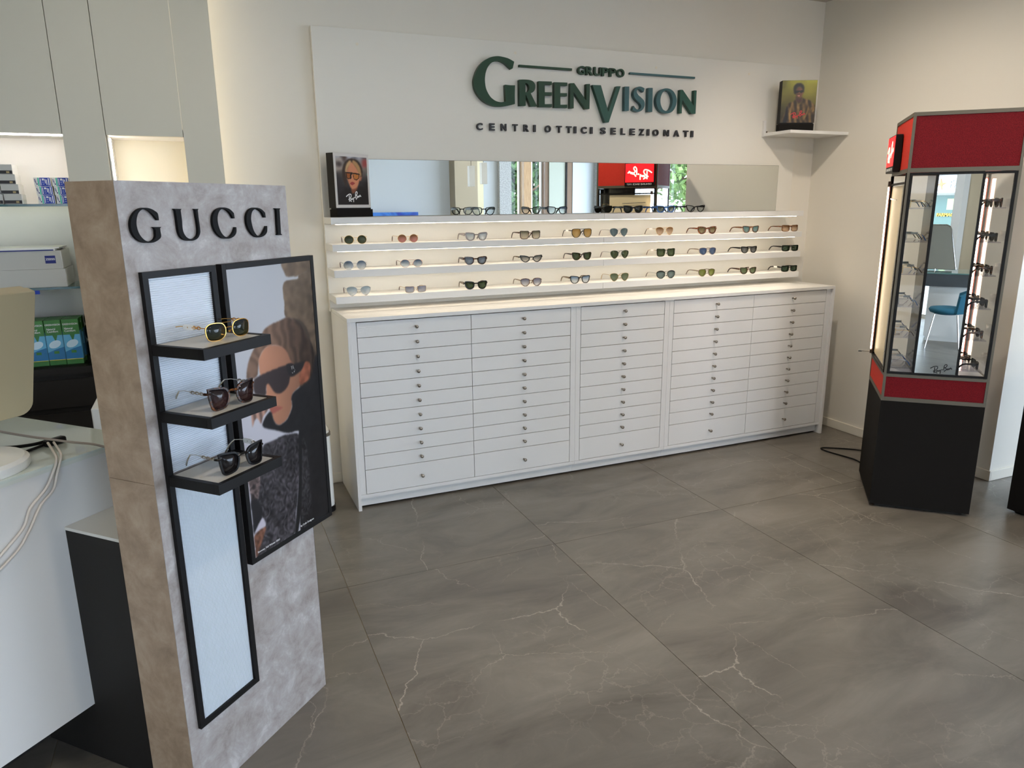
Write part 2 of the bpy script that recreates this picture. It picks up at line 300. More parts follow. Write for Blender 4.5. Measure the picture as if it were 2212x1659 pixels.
SCRIPT = {'strokes':[[(0.0,0.2595),(0.0641,0.3092),(0.162,0.366),(0.2551,0.3872),(0.3134,0.3708),(0.3321,0.3216),(0.3175,0.2602),(0.2759,0.2069),(0.2207,0.1578),(0.1547,0.1261)],[(0.2022,0.3333),(0.1994,0.2524),(0.1997,0.1513),(0.1949,0.0194)],[(0.137,0.1289),(0.21,0.0994),(0.2846,0.0559),(0.3491,0.0249)],[(0.3454,0.1692),(0.3085,0.1505),(0.2906,0.117),(0.321,0.117),(0.3518,0.1666),(0.3627,0.1319),(0.3852,0.1254),(0.4017,0.1699),(0.4141,0.1374),(0.4396,0.1573),(0.4701,0.2148)],[(0.4722,0.2119),(0.4749,0.0991),(0.4735,0.0)],[(0.626,0.1899),(0.62,0.3002),(0.6285,0.4114),(0.6594,0.4786),(0.7077,0.5068),(0.7466,0.4692),(0.7365,0.4083),(0.6954,0.3554),(0.651,0.3304),(0.7056,0.3059),(0.7371,0.2577),(0.7088,0.2055),(0.6445,0.1287)],[(0.7371,0.2577),(0.7943,0.2836),(0.7627,0.2594),(0.775,0.228),(0.8083,0.2524),(0.819,0.2932),(0.8322,0.2539),(0.8561,0.2555),(0.869,0.3066),(0.8822,0.2673),(0.9104,0.3193),(0.9341,0.336),(0.9577,0.2823),(1.0,0.2871)]],'dot':(0.5474,0.2199),'h':0.5068}
POSTER = {'rock1':[(0.6233,1.0011),(0.7131,1.0015),(1.0355,1.003),(1.0404,0.9686),(0.9363,0.9591),(0.8256,0.9501),(0.7439,0.951),(0.6762,0.9541),(0.6526,0.9691)],'rock2':[(0.6273,0.9233),(0.6712,0.9377),(0.8224,0.9391),(0.8343,0.9515),(0.9494,0.9618),(1.0416,0.9717),(1.0328,0.8392),(1.0346,0.6615),(0.9547,0.6746),(0.8892,0.7536),(0.7913,0.7931),(0.6279,0.8125),(0.6253,0.8604),(0.6201,0.8985)],'hair':[(0.6445,0.8108),(0.7439,0.7932),(0.8177,0.7701),(0.8744,0.7289),(0.9346,0.6942),(0.9698,0.6414),(0.9567,0.5958),(0.8375,0.5522),(0.7407,0.5539),(0.6878,0.6042),(0.6235,0.6546),(0.5369,0.7091),(0.4177,0.7252),(0.3311,0.7177),(0.2706,0.6944),(0.2416,0.6584),(0.216,0.6326),(0.1073,0.6324),(0.1355,0.685),(0.2049,0.7239),(0.2631,0.7437),(0.3459,0.7829),(0.4404,0.7977),(0.5279,0.8029),(0.5924,0.8079)],'face':[(0.264,0.6915),(0.3317,0.7194),(0.418,0.726),(0.5381,0.7126),(0.6067,0.6854),(0.648,0.6489),(0.7558,0.6058),(0.7407,0.5539),(0.6401,0.5334),(0.609,0.51),(0.6052,0.4839),(0.5346,0.4461),(0.4279,0.4353),(0.3706,0.4541),(0.3448,0.4903),(0.3299,0.5212),(0.3055,0.56),(0.3142,0.5879),(0.2651,0.6211),(0.2529,0.6644)],'ear':[(0.7895,0.6181),(0.8398,0.6329),(0.8927,0.6215),(0.8895,0.5862),(0.8544,0.5623),(0.7965,0.5562),(0.7407,0.5539),(0.736,0.5848)],'hair2':[(0.0625,0.5291),(0.1128,0.5093),(0.1125,0.4649),(0.1453,0.4842),(0.1785,0.4893),(0.2157,0.4652),(0.2465,0.4869),(0.3195,0.5078),(0.309,0.5252),(0.1733,0.5167)],'glass':[(0.1767,0.6188),(0.2331,0.6311),(0.3907,0.6382),(0.5808,0.6424),(0.6715,0.6387),(0.6201,0.5993),(0.5922,0.572),(0.5413,0.5545),(0.4753,0.5482),(0.4145,0.5555),(0.3721,0.5786),(0.343,0.5951),(0.3148,0.5896),(0.2991,0.5589),(0.2355,0.5654),(0.1756,0.5785)],'arm':[(0.5808,0.6424),(0.6709,0.6376),(0.8087,0.6362),(0.7881,0.6125),(0.7131,0.5983),(0.6189,0.5956)],'lips':[(0.332,0.5083),(0.4,0.5081),(0.4907,0.4944),(0.4442,0.4883),(0.3552,0.4847),(0.3398,0.4945)],'coat':[(0.2331,0.4522),(0.2756,0.4836),(0.3433,0.4942),(0.3712,0.4559),(0.4279,0.4353),(0.5343,0.4454),(0.6093,0.4834),(0.6087,0.5176),(0.6683,0.5381),(0.8831,0.5635),(0.986,0.6478),(1.0302,0.5178),(1.0459,0.1017),(1.1023,-0.1364),(0.6305,-0.1659),(0.582,0.0117),(0.6724,0.3205),(0.6765,0.3809),(0.5317,0.3924),(0.3855,0.4206)],'jacket':[(0.2128,0.3846),(0.3186,0.3881),(0.4573,0.3908),(0.5372,0.3867),(0.6677,0.3674),(0.6544,0.2771),(0.5773,0.1328),(0.5392,0.0762),(0.4828,-0.0056),(0.2375,0.0004),(0.0154,-0.0016),(0.1485,0.09),(0.1238,0.1331),(0.0927,0.1973),(0.1439,0.2851),(0.1945,0.3411)],'sleeve':[(0.0102,0.2881),(0.1445,0.2864),(0.0945,0.2028),(0.0535,0.2038),(0.0198,0.2066),(0.0142,0.2648)],'strap':[(0.6991,0.345),(0.7529,0.3164),(0.7669,0.1981),(0.7564,0.0712),(0.7436,-0.0016),(0.6102,0.003),(0.652,0.1839)],'zip':[(0.6645,0.3738),(0.7041,0.3627),(0.652,0.1839),(0.6012,0.0655),(0.5349,-0.012),(0.4983,-0.0084),(0.5634,0.1036),(0.6224,0.2195)],'dark':[(0.0145,0.2102),(0.0983,0.1993),(0.1238,0.1331),(0.016,0.0875),(0.014,0.1524)],'tri':[(0.0192,0.0914),(0.125,0.13),(0.152,0.0954),(0.0919,0.0914)],'fur':[(0.0174,0.0829),(0.1512,0.0925),(0.1323,0.0689),(0.073,0.0322),(0.0154,-0.0016),(0.0105,0.0353)]}
POSTER_L = {'red':[(0.857,0.947),(1.001,0.952),(1.0,0.812),(0.851,0.798)],'blob':[(0.026,0.88),(0.166,0.874),(0.183,0.812),(0.062,0.783)],'blob2':[(0.212,1.004),(0.355,1.004),(0.295,0.888),(0.234,0.917)],'beige':[(0.009,0.941),(0.193,0.978),(0.215,0.886),(0.026,0.88)],'hairback':[(0.472,0.964),(0.642,0.951),(0.767,0.881),(0.839,0.755),(0.834,0.615),(0.782,0.517),(0.737,0.57),(0.546,0.652),(0.318,0.648),(0.32,0.478),(0.288,0.361),(0.206,0.498),(0.188,0.708),(0.259,0.856),(0.363,0.932)],'blond':[(0.443,0.924),(0.339,0.848),(0.286,0.731),(0.303,0.663),(0.379,0.775),(0.488,0.883)],'blond2':[(0.55,0.932),(0.668,0.889),(0.774,0.774),(0.794,0.603),(0.714,0.671),(0.626,0.792),(0.536,0.874)],'face':[(0.438,0.871),(0.536,0.879),(0.641,0.782),(0.731,0.677),(0.756,0.592),(0.723,0.505),(0.691,0.44),(0.643,0.374),(0.531,0.333),(0.449,0.341),(0.391,0.415),(0.344,0.511),(0.313,0.605),(0.306,0.69),(0.381,0.786)],'neck':[(0.45,0.346),(0.652,0.38),(0.593,0.287),(0.479,0.233)],'ear':[(0.737,0.57),(0.807,0.598),(0.792,0.527),(0.739,0.5)],'lens':[(0.315,0.663),(0.445,0.659),(0.442,0.56),(0.371,0.541),(0.322,0.563)],'lens2':[(0.527,0.654),(0.714,0.643),(0.717,0.57),(0.632,0.521),(0.544,0.545)],'bar':[(0.297,0.679),(0.483,0.677),(0.729,0.656),(0.75,0.613),(0.719,0.639),(0.481,0.655),(0.303,0.66)],'bridge':[(0.44,0.65),(0.521,0.646),(0.478,0.624),(0.471,0.555),(0.429,0.544)],'lips':[(0.42,0.458),(0.496,0.481),(0.573,0.455),(0.506,0.416),(0.441,0.421)],'coat':[(0.115,0.254),(0.448,0.33),(0.479,0.233),(0.645,0.309),(0.736,0.386),(0.966,0.289),(1.007,-0.017),(-0.025,-0.007)],'script':[(0.264,0.055),(0.75,0.261)]}
POSTER_R = {'hair':[(0.339,0.749),(0.326,0.829),(0.374,0.909),(0.469,0.939),(0.569,0.915),(0.624,0.854),(0.635,0.764),(0.621,0.714),(0.579,0.805),(0.501,0.856),(0.43,0.827),(0.399,0.758),(0.4,0.672),(0.348,0.708)],'face':[(0.394,0.748),(0.43,0.827),(0.501,0.854),(0.578,0.82),(0.619,0.744),(0.608,0.684),(0.582,0.633),(0.536,0.596),(0.474,0.603),(0.421,0.641),(0.392,0.697)],'glass':[(0.368,0.758),(0.484,0.764),(0.609,0.766),(0.606,0.724),(0.551,0.703),(0.499,0.734),(0.465,0.711),(0.398,0.699)],'lips':[(0.455,0.646),(0.494,0.655),(0.53,0.639),(0.497,0.623)],'neck':[(0.409,0.636),(0.474,0.603),(0.536,0.594),(0.585,0.623),(0.598,0.522),(0.511,0.457),(0.425,0.524)],'jacket':[(0.094,0.004),(0.132,0.242),(0.203,0.447),(0.358,0.51),(0.405,0.545),(0.487,0.452),(0.561,0.456),(0.599,0.582),(0.668,0.561),(0.825,0.528),(0.945,0.434),(0.998,0.341),(1.007,-0.011)],'dark':[(0.094,0.004),(0.143,0.263),(0.189,0.385),(0.2,0.002)],'hl1':[(0.299,0.021),(0.25,0.168),(0.273,0.343),(0.324,0.475),(0.306,0.322),(0.3,0.167)],'hl2':[(0.67,0.057),(0.742,0.232),(0.811,0.416),(0.801,0.262),(0.739,0.129)],'hl3':[(0.901,0.25),(0.953,0.352),(0.906,0.455),(0.977,0.362),(0.974,0.27)],'script':[(0.293,0.1),(0.72,0.303)]}
# ------------------------------------------------------------------ materials
wall_m = mat('wall_paint', (226,221,210), 0.75)
ceil_m = mat('ceiling_paint', (196,188,176), 0.9)
white_m = mat('white_laminate', (222,221,218), 0.42)
panel_m = mat('white_panel', (224,221,212), 0.5)
drawer_m = mat('drawer_white', (222,221,219), 0.45)
gap_m = mat('dark_gap', (38,36,34), 0.8)
base_m = mat('baseboard_white', (228,222,208), 0.5)
black_m = mat('black_metal', (24,23,23), 0.45, spec=0.15)
blackp_m = mat('black_board', (29,27,25), 0.7, spec=0.08)
dark_m = mat('anthracite_board', (42,40,38), 0.6, spec=0.15)
steel_m = mat('knob_steel', (150,142,132), 0.3, metal=1.0)
chrome_m = mat('chrome', (215,215,215), 0.12, metal=1.0)
bronze_m = mat('tower_frame_metal', (104,97,85), 0.45, metal=0.55, spec=0.3)
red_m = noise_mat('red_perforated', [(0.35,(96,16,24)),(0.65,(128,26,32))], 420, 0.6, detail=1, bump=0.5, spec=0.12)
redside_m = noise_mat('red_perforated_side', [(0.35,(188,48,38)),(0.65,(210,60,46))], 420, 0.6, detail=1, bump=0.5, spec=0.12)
mirror_m = mat('mirror', (232,236,234), 0.0, metal=1.0)
glass_m = glass_mat('clear_glass', refl=0.04)
shelfglass_m = glass_mat('shelf_glass', (240,249,246), 0.06)
acryl_m = glass_mat('acrylic', (240,240,246), 0.09)
edge_m = mat('glass_edge', (40,84,88), 0.15)
led_m = mat('led_strip', (255,250,242), 0.5, emit=8.2, emit_rgb=(255,238,214))
led_low = mat('led_strip_dim', (255,250,242), 0.5, emit=3.0, emit_rgb=(255,238,214))
ledw_m = mat('led_tube', (255,250,242), 0.5, emit=8.0, emit_rgb=(255,232,200))
ledc_m = mat('led_cool', (255,255,255), 0.5, emit=13.0, emit_rgb=(255,246,236))
concrete_m = noise_mat('rough_concrete', [(0.3,(150,150,148)),(0.7,(200,200,198))], 60, 0.9)
stone_m = noise_mat('stone_laminate', [(0.34,(134,124,119)),(0.46,(154,146,142)),(0.56,(164,158,155)),(0.68,(186,182,180))], 12, 0.6, detail=9, distortion=0.35, bump=0.15, grain=0.72)
shaded_stone_m = noise_mat('stone_laminate_shaded', [(0.28,(138,116,94)),(0.5,(166,142,118)),(0.75,(186,166,142))], 11, 0.6, detail=9, distortion=0.35, bump=0.12, grain=0.7)  # same stone as the front; dimmer, warmer side light put into its colour
cream_m = mat('cream_plastic', (212,196,158), 0.45)
whitep_m = mat('white_plastic', (236,236,232), 0.35)
cardw_m = mat('white_card', (238,236,230), 0.6)
cardg_m = mat('grey_card', (196,194,186), 0.6)
ink_black = mat('ink_black', (16,16,16), 0.5)
ink_white = mat('ink_white', (235,235,235), 0.5)
ink_blue = mat('ink_blue', (26,60,170), 0.5)
ink_navy = mat('ink_navy', (28,40,120), 0.5)
ink_teal = mat('ink_teal', (70,200,170), 0.5)
ink_red = mat('ink_red', (190,40,40), 0.5)

def floor_tile_mat():
    m = mat('stone_tile', (120,112,102), 0.30, spec=0.5); t = m.node_tree; b = t.nodes['Principled BSDF']; N = t.nodes.new; L = t.links.new
    tc = N('ShaderNodeTexCoord'); oi = N('ShaderNodeObjectInfo'); cmb = N('ShaderNodeCombineXYZ'); mul = N('ShaderNodeVectorMath'); mul.operation = 'SCALE'; mul.inputs['Scale'].default_value = 37.0
    add = N('ShaderNodeVectorMath'); add.operation = 'ADD'
    L(oi.outputs['Random'], cmb.inputs[0]); L(oi.outputs['Random'], cmb.inputs[1]); L(cmb.outputs[0], mul.inputs[0])
    L(tc.outputs['Object'], add.inputs[0]); L(mul.outputs[0], add.inputs[1])
    cloud = N('ShaderNodeTexNoise'); cloud.inputs['Scale'].default_value = 2.2; cloud.inputs['Detail'].default_value = 7; cloud.inputs['Roughness'].default_value = 0.66; cloud.inputs['Distortion'].default_value = 0.8
    st = N('ShaderNodeMapping'); st.inputs['Scale'].default_value = (0.7, 1.9, 1); st.inputs['Rotation'].default_value = (0,0,0.35)
    L(add.outputs[0], st.inputs['Vector']); L(st.outputs[0], cloud.inputs['Vector'])
    r = ramp(m, [(0.3,(90,84,77)),(0.5,(111,105,96)),(0.72,(128,121,112))]); L(cloud.outputs['Fac'], r.inputs['Fac'])
    # thin pale cracks: cell borders of a warped Voronoi pattern, broken up by a noise mask; plus fine scratches
    wn = N('ShaderNodeTexNoise'); wn.inputs['Scale'].default_value = 3.5; wn.inputs['Detail'].default_value = 6; wn.inputs['Roughness'].default_value = 0.65; L(add.outputs[0], wn.inputs['Vector'])
    gsep = N('ShaderNodeSeparateColor'); g = N('ShaderNodeTexNoise'); g.inputs['Scale'].default_value = 1.9; g.inputs['Detail'].default_value = 3; L(add.outputs[0], g.inputs['Vector']); L(g.outputs['Color'], gsep.inputs[0])
    def crack(scale, width, seed, lo, strength, warp, ch):
        wv = N('ShaderNodeVectorMath'); wv.operation = 'SCALE'; wv.inputs['Scale'].default_value = warp
        av = N('ShaderNodeVectorMath'); av.operation = 'ADD'; mp = N('ShaderNodeMapping'); mp.inputs['Location'].default_value = (seed, seed*1.7, 0); mp.inputs['Rotation'].default_value = (0,0,seed)
        vo = N('ShaderNodeTexVoronoi'); vo.feature = 'DISTANCE_TO_EDGE'; vo.voronoi_dimensions = '2D'; vo.inputs['Scale'].default_value = scale
        mr = N('ShaderNodeMapRange'); mr.inputs[1].default_value = width*0.25; mr.inputs[2].default_value = width; mr.inputs[3].default_value = 1.0; mr.inputs[4].default_value = 0.0
        gm = N('ShaderNodeMapRange'); gm.inputs[1].default_value = lo; gm.inputs[2].default_value = lo+0.14; gm.inputs[3].default_value = 0.0; gm.inputs[4].default_value = strength
        x = N('ShaderNodeMath'); x.operation = 'MULTIPLY'
        L(wn.outputs['Color'], wv.inputs[0]); L(add.outputs[0], av.inputs[0]); L(wv.outputs[0], av.inputs[1]); L(av.outputs[0], mp.inputs['Vector']); L(mp.outputs[0], vo.inputs['Vector'])
        L(vo.outputs['Distance'], mr.inputs[0]); L(gsep.outputs[ch], gm.inputs[0]); L(mr.outputs[0], x.inputs[0]); L(gm.outputs[0], x.inputs[1]); return x
    v1 = crack(0.9, 0.0032, 3.1, 0.42, 0.65, 0.17, 0); v2 = crack(1.8, 0.0040, 9.4, 0.46, 0.45, 0.22, 1); v3 = crack(8.0, 0.03, 5.5, 0.50, 0.24, 0.3, 2)
    s1 = N('ShaderNodeMath'); s1.operation = 'MAXIMUM'; s2 = N('ShaderNodeMath'); s2.operation = 'MAXIMUM'
    L(v1.outputs[0], s1.inputs[0]); L(v2.outputs[0], s1.inputs[1]); L(s1.outputs[0], s2.inputs[0]); L(v3.outputs[0], s2.inputs[1])
    mx = N('ShaderNodeMix'); mx.data_type = 'RGBA'; mx.inputs[7].default_value = (*lin((178,168,154)), 1)
    L(s2.outputs[0], mx.inputs[0]); L(r.outputs['Color'], mx.inputs[6]); L(mx.outputs[2], b.inputs['Base Color'])
    bp = N('ShaderNodeBump'); bp.inputs['Strength'].default_value = 0.05; bp.inputs['Distance'].default_value = 0.002
    L(cloud.outputs['Fac'], bp.inputs['Height']); L(bp.outputs['Normal'], b.inputs['Normal'])
    return m
tile_m = floor_tile_mat()
grout_m = mat('grout', (150,132,100), 0.9)

# ------------------------------------------------------------------ room shell
XW, YR, XL, XE, YS = 3.704, -1.575, -4.0, 6.6, -8.0
struct('wall_back', MB().box(XL-0.2, XW, 0.0, 0.2, 0, CEIL), wall_m)
struct('wall_right', MB().box(XW, XW+0.25, YR, 0.2, 0, CEIL), wall_m)
struct('wall_return', MB().box(XW+0.25, XE+0.2, YR, YR+0.25, 0, CEIL), wall_m)
struct('wall_far_right', MB().box(XE, XE+0.2, YS-0.2, YS+0.2, 0, CEIL).box(XE, XE+0.2, -1.9, YR, 0, CEIL).box(XE, XE+0.2, YS+0.2, -1.9, 2.72, CEIL), wall_m)
wr = struct('window_5', MB().box(XE+0.06, XE+0.12, YS+0.2, YS+0.24, 0, 2.719).box(XE+0.06, XE+0.12, -1.94, -1.9, 0, 2.719).box(XE+0.06, XE+0.12, -4.9, -4.86, 0, 2.719), white_m)
bx('window_pane', glass_m, wr, XE+0.09, XE+0.096, YS+0.241, -4.901, 0.02, 2.71); bx('window_pane', glass_m, wr, XE+0.09, XE+0.096, -4.859, -1.941, 0.02, 2.71)
struct('wall_left', MB().box(XL-0.2, XL, YS-0.2, 0.0, 0, CEIL), wall_m)
struct('ceiling', MB().box(XL-0.2, XE+0.2, YS-0.2, 0.2, CEIL, CEIL+0.2), ceil_m)
struct('baseboard_back', MB().box(XL, 0.224, -0.012, 0.0, 0.001, 0.062), base_m, bevel=0.002)
struct('baseboard_right', MB().box(XW-0.012, XW, YR-0.012, -0.001, 0.001, 0.062), base_m, bevel=0.002)
struct('baseboard_return', MB().box(XW, XE, YR-0.012, YR, 0.001, 0.062), base_m, bevel=0.002)
fl = struct('floor', MB().box(XL-0.2, XE+0.2, YS-0.2, 0.2, -0.12, -0.003), grout_m)
def tiles():
    ys = [0.0, -1.264, -4.264, -7.264, YS]; cache = {}
    for j in range(len(ys)-1):
        y1, y0 = ys[j], ys[j+1]
        for i in range(-5, 7):
            x0 = 0.017+i*1.0; x1 = x0+1.0; x0c, x1c = max(x0, XL), min(x1, XE)
            if x1c-x0c < 0.02: continue
            key = (round(x1c-x0c, 4), round(y1-y0, 4))
            if key not in cache:
                w, h = (x1c-x0c)/2-0.0012, (y1-y0)/2-0.0012
                cache[key] = MB().box(-w, w, -h, h, -0.02, 0.0).mesh('tile'); cache[key].materials.append(tile_m)
            o = bpy.data.objects.new('tile', cache[key]); COL.objects.link(o); o.parent = fl; o.location = ((x0c+x1c)/2, (y0+y1)/2, 0.0)
tiles()

# ---- shop front behind the camera (seen in the mirrors, lets the daylight in)
blue_w = mat('pale_blue_wall', (194,199,202), 0.7); beige_w = mat('beige_column', (178,164,140), 0.7); cream_w = mat('cream_wall', (224,214,182), 0.7)
grey_w = mat('grey_green_wall', (178,182,168), 0.7); wood_m = noise_mat('light_wood', [(0.3,(170,132,92)),(0.7,(198,162,118))], 14, 0.5, stretch=(8,8,0.6))
brown_m = mat('brown_frame', (120,92,66), 0.5)
def front():
    pieces = [(-4.0,-2.6,wall_m,0),(-0.87,-0.76,white_m,0.12),(-0.76,0.3,beige_w,0.0),(2.1,3.58,blue_w,0.02),(3.58,3.98,beige_w,0.30),(3.98,4.16,cream_w,0.1),(4.16,4.44,blue_w,0.05),
              (4.44,4.66,concrete_m,0.15),(4.92,5.06,wood_m,0.1),(5.06,5.10,white_m,0.06),(5.35,5.42,brown_m,0.06),(5.42,5.74,grey_w,0.08),(5.74,5.77,black_m,0.1),(5.77,5.90,brown_m,0.05),
              (5.90,6.33,blue_w,0.06),(6.33,6.60,concrete_m,0.2)]
    for i, (a, b, m, p) in enumerate(pieces):
        struct('wall_front' if i else 'wall_front', MB().box(a, b, YS-0.2, YS+p, 0.0, CEIL), m)
    for k, (a, b) in enumerate([(-2.6,-0.87),(0.3,2.1),(4.66,4.92),(5.10,5.35)]):
        w = struct('window_%d' % (k+1), MB().box(a, b, YS-0.12, YS-0.06, 2.72, CEIL), white_m)
        bx('window_pane', glass_m, w, a+0.03, b-0.03, YS-0.10, YS-0.094, 0.05, 2.69)
        fr = MB().box(a, a+0.03, YS-0.12, YS-0.06, 0, 2.72).box(b-0.03, b, YS-0.12, YS-0.06, 0, 2.72).box(a+0.03, b-0.03, YS-0.12, YS-0.06, 0, 0.05)
        obj('window_frame', fr, white_m, w)
front()
# ground outside
struct('street', MB().box(-30, 30, -40, YS-0.2, -0.2, -0.05), mat('asphalt_street', (150,148,142), 0.9))

# ceiling downlights
def downlights():
    ring = MB().lathe([(0.05,0.0),(0.062,0.0),(0.062,-0.008),(0.045,-0.008),(0.04,-0.002)], n=20).mesh('trim_ring'); ring.materials.append(mat('lamp_white', (235,235,232), 0.4))
    disc = MB().lathe([(0.001,-0.0015),(0.038,-0.0015),(0.038,-0.003),(0.001,-0.003)], n=16).mesh('lamp_disc'); disc.materials.append(mat('lamp_lit', (255,255,255), 0.5, emit=4.0, emit_rgb=(255,236,206)))
    for i, (x, y, p, c, aim) in enumerate(SPOTS):
        t = thing('ceiling_downlight', 'round white recessed ceiling downlight %s' % ['above the left drawers','above the middle drawers','above the right drawers','above the corner shelf','above the tall cupboards','in front of the display stand','in front of the display tower','beside the display tower','above the counter','behind the viewer, middle','behind the viewer, left','behind the viewer, right','in the right-hand bay'][i], 'lamp', (x, y, CEIL), 0, 'recessed ceiling downlights')
        for n, me in (('trim_ring', ring), ('lamp_disc', disc)):
            o = bpy.data.objects.new(n, me); COL.objects.link(o); o.parent = t
        ld = bpy.data.lights.new('downlight_beam', 'SPOT'); ld.energy = p; ld.color = SPOT_COL[c]; ld.spot_size = math.radians(110); ld.spot_blend = 0.9; ld.shadow_soft_size = 0.055
        lo = bpy.data.objects.new('downlight_beam', ld); COL.objects.link(lo); lo.parent = t; lo.location = (0, 0, -0.02); lo.rotation_euler = Vector((aim[0]-x, aim[1]-y, aim[2]-CEIL)).to_track_quat('-Z', 'Y').to_euler()
downlights()
# ------------------------------------------------------------------ drawer cabinets and worktop
YF = -0.4893
CX0, CX1 = 0.2251, 3.5215
def cabinets():
    knob = MB().lathe([(0.0045,0.0),(0.0045,-0.010),(0.0042,-0.016),(0.0085,-0.020),(0.0095,-0.025),(0.0075,-0.029),(0.001,-0.030)], n=14, axis='y').mesh('knob'); knob.materials.append(steel_m)
    for p in knob.polygons: p.use_smooth = True
    yd = YF+0.016                       # drawer faces sit back behind the worktop edge
    tops = [1.0235-0.0803*k for k in range(11)]+[0.0865]
    tops[10] = 0.2205-0.0495*0+0.0
    lines = [1.0235, 0.943, 0.8625, 0.7825, 0.703, 0.6235, 0.5435, 0.4635, 0.3835, 0.304, 0.2235, 0.0865]
    mods = [('white two-column drawer cabinet nearest the poster stand', CX0, 1.543, [(0.275,0.897),(0.897,1.508)], (0.5865,1.2065), 'L'),
            ('narrow white single-column drawer cabinet in the middle of the row', 1.543, 2.190, [(1.575,2.154)], (1.865,), ''),
            ('white two-column drawer cabinet nearest the room corner', 2.190, CX1, [(2.222,2.841),(2.841,3.460)], (2.541,3.163), 'R')]
    for lab, x0, x1, cols, kx, side in mods:
        t = thing('drawer_cabinet', lab, 'cabinet', ((x0+x1)/2, -0.24, 0)); ox, oy = (x0+x1)/2, -0.24
        def L(a, b, y0, y1, z0, z1, n, m, par=t, bev=0.0): return bx(n, m, par, a-ox, b-ox, y0-oy, y1-oy, z0, z1, bev)
        a = x0+(0.018 if side == 'L' else 0.0005); b = x1-(0.018 if side == 'R' else 0.0005)
        L(a, b, yd+0.019, -0.014, 0.066, 1.0275, 'body', gap_m)
        if side == 'L': L(x0, a, YF, -0.014, 0.0005, 1.0275, 'side_panel', drawer_m, bev=0.001)
        if side == 'R': L(b, x1, YF, -0.014, 0.0005, 1.0275, 'side_panel', drawer_m, bev=0.001)
        # face frame: stiles and bottom rail
        L(a, cols[0][0]-0.0015, yd, yd+0.019, 0.0865, 1.0275, 'stile', drawer_m)
        L(cols[-1][1]+0.0015, b, yd, yd+0.019, 0.0865, 1.0275, 'stile', drawer_m)
        L(a, b, yd, yd+0.019, 0.0655, 0.0855, 'bottom_rail', drawer_m)
        L(a, b, YF+0.045, YF+0.06, 0.012, 0.0655, 'plinth', white_m)
        for (c0, c1), k in zip(cols, kx):
            for i in range(11):
                z1, z0 = lines[i]-0.0014, lines[i+1]+0.0014
                jit = random.uniform(-0.0006, 0.0006)
                d = L(c0+0.0014, c1-0.0014, yd+jit, yd+0.018, z0, z1, 'drawer', drawer_m, bev=0.0006)
                o = bpy.data.objects.new('knob', knob); COL.objects.link(o); o.parent = d; o.location = (k-ox, yd+jit-oy, (0.984-0.08*i if i < 10 else 0.1505))
    w = bx('worktop', white_m, None, CX0, CX1, YF, -0.041, 1.0285, 1.0484, 0.0008)
    tag(w, 'long white worktop lying over the drawer cabinets', 'worktop')
cabinets()

# ------------------------------------------------------------------ wall panel, mirror, shelves
YP = -0.04
def wall_panel():
    p = bx('wall_panel', panel_m, None, 0.218, 3.492, YP, -0.0005, 1.0285, 2.503, 0.001)
    tag(p, 'large white board on the back wall carrying shelves, mirror and sign', 'panel')
    cap = MB().lathe([(0.001,0.0),(0.008,0.0),(0.008,-0.0012),(0.001,-0.0015)], n=16, axis='y').mesh('screw_cap'); cap.materials.append(mat('screw_cap_cream', (226,218,200), 0.5))
    for x, z in ((0.452,2.43),(1.36,2.447),(2.32,2.425),(3.05,2.43)):
        o = bpy.data.objects.new('screw_cap', cap); COL.objects.link(o); o.parent = p; o.location = (x, YP, z)
    t = thing('wall_mirror', 'long low frameless mirror above the glasses shelves', 'mirror', (1.8, -0.046, 1.5455))
    bx('mirror_glass', mirror_m, t, -1.53, 1.555, -0.001, 0.0, 0.001, 0.304)
    bx('mirror_back', mat('mirror_edge', (92,90,84), 0.4), t, -1.532, 1.557, 0.0, 0.0055, 0.0005, 0.3055)
wall_panel()
SHELF = [(1.510,1.545,'topmost white display shelf, right below the mirror'),(1.370,1.406,'second white display shelf below the mirror'),(1.234,1.272,'third white display shelf below the mirror'),(1.095,1.132,'lowest white display shelf, just above the worktop')]
def shelves():
    for k, (z0, z1, lab) in enumerate(SHELF):
        t = thing('display_shelf', lab, 'shelf', (1.82, -0.15, z0), 0, 'white shelves for glasses')
        xa, xs, xb = 0.218-1.82, 1.8435-1.82, 3.412-1.82; ya, yb = -0.257+0.15, -0.0405+0.15
        bx('shelf_board', white_m, t, xa, xs-0.0006, ya, yb, 0.0, z1-z0, 0.0008)
        bx('shelf_board', white_m, t, xs+0.0006, xb, ya, yb, 0.0, z1-z0, 0.0008)
        bx('led_channel', white_m, t, xa+0.02, xb-0.02, ya+0.030, ya+0.050, -0.0006, -0.0001)
        bx('led_strip', led_m if k < 3 else led_low, t, xa+0.03, xb-0.03, ya+0.034, ya+0.046, -0.0027, -0.0007)
shelves()

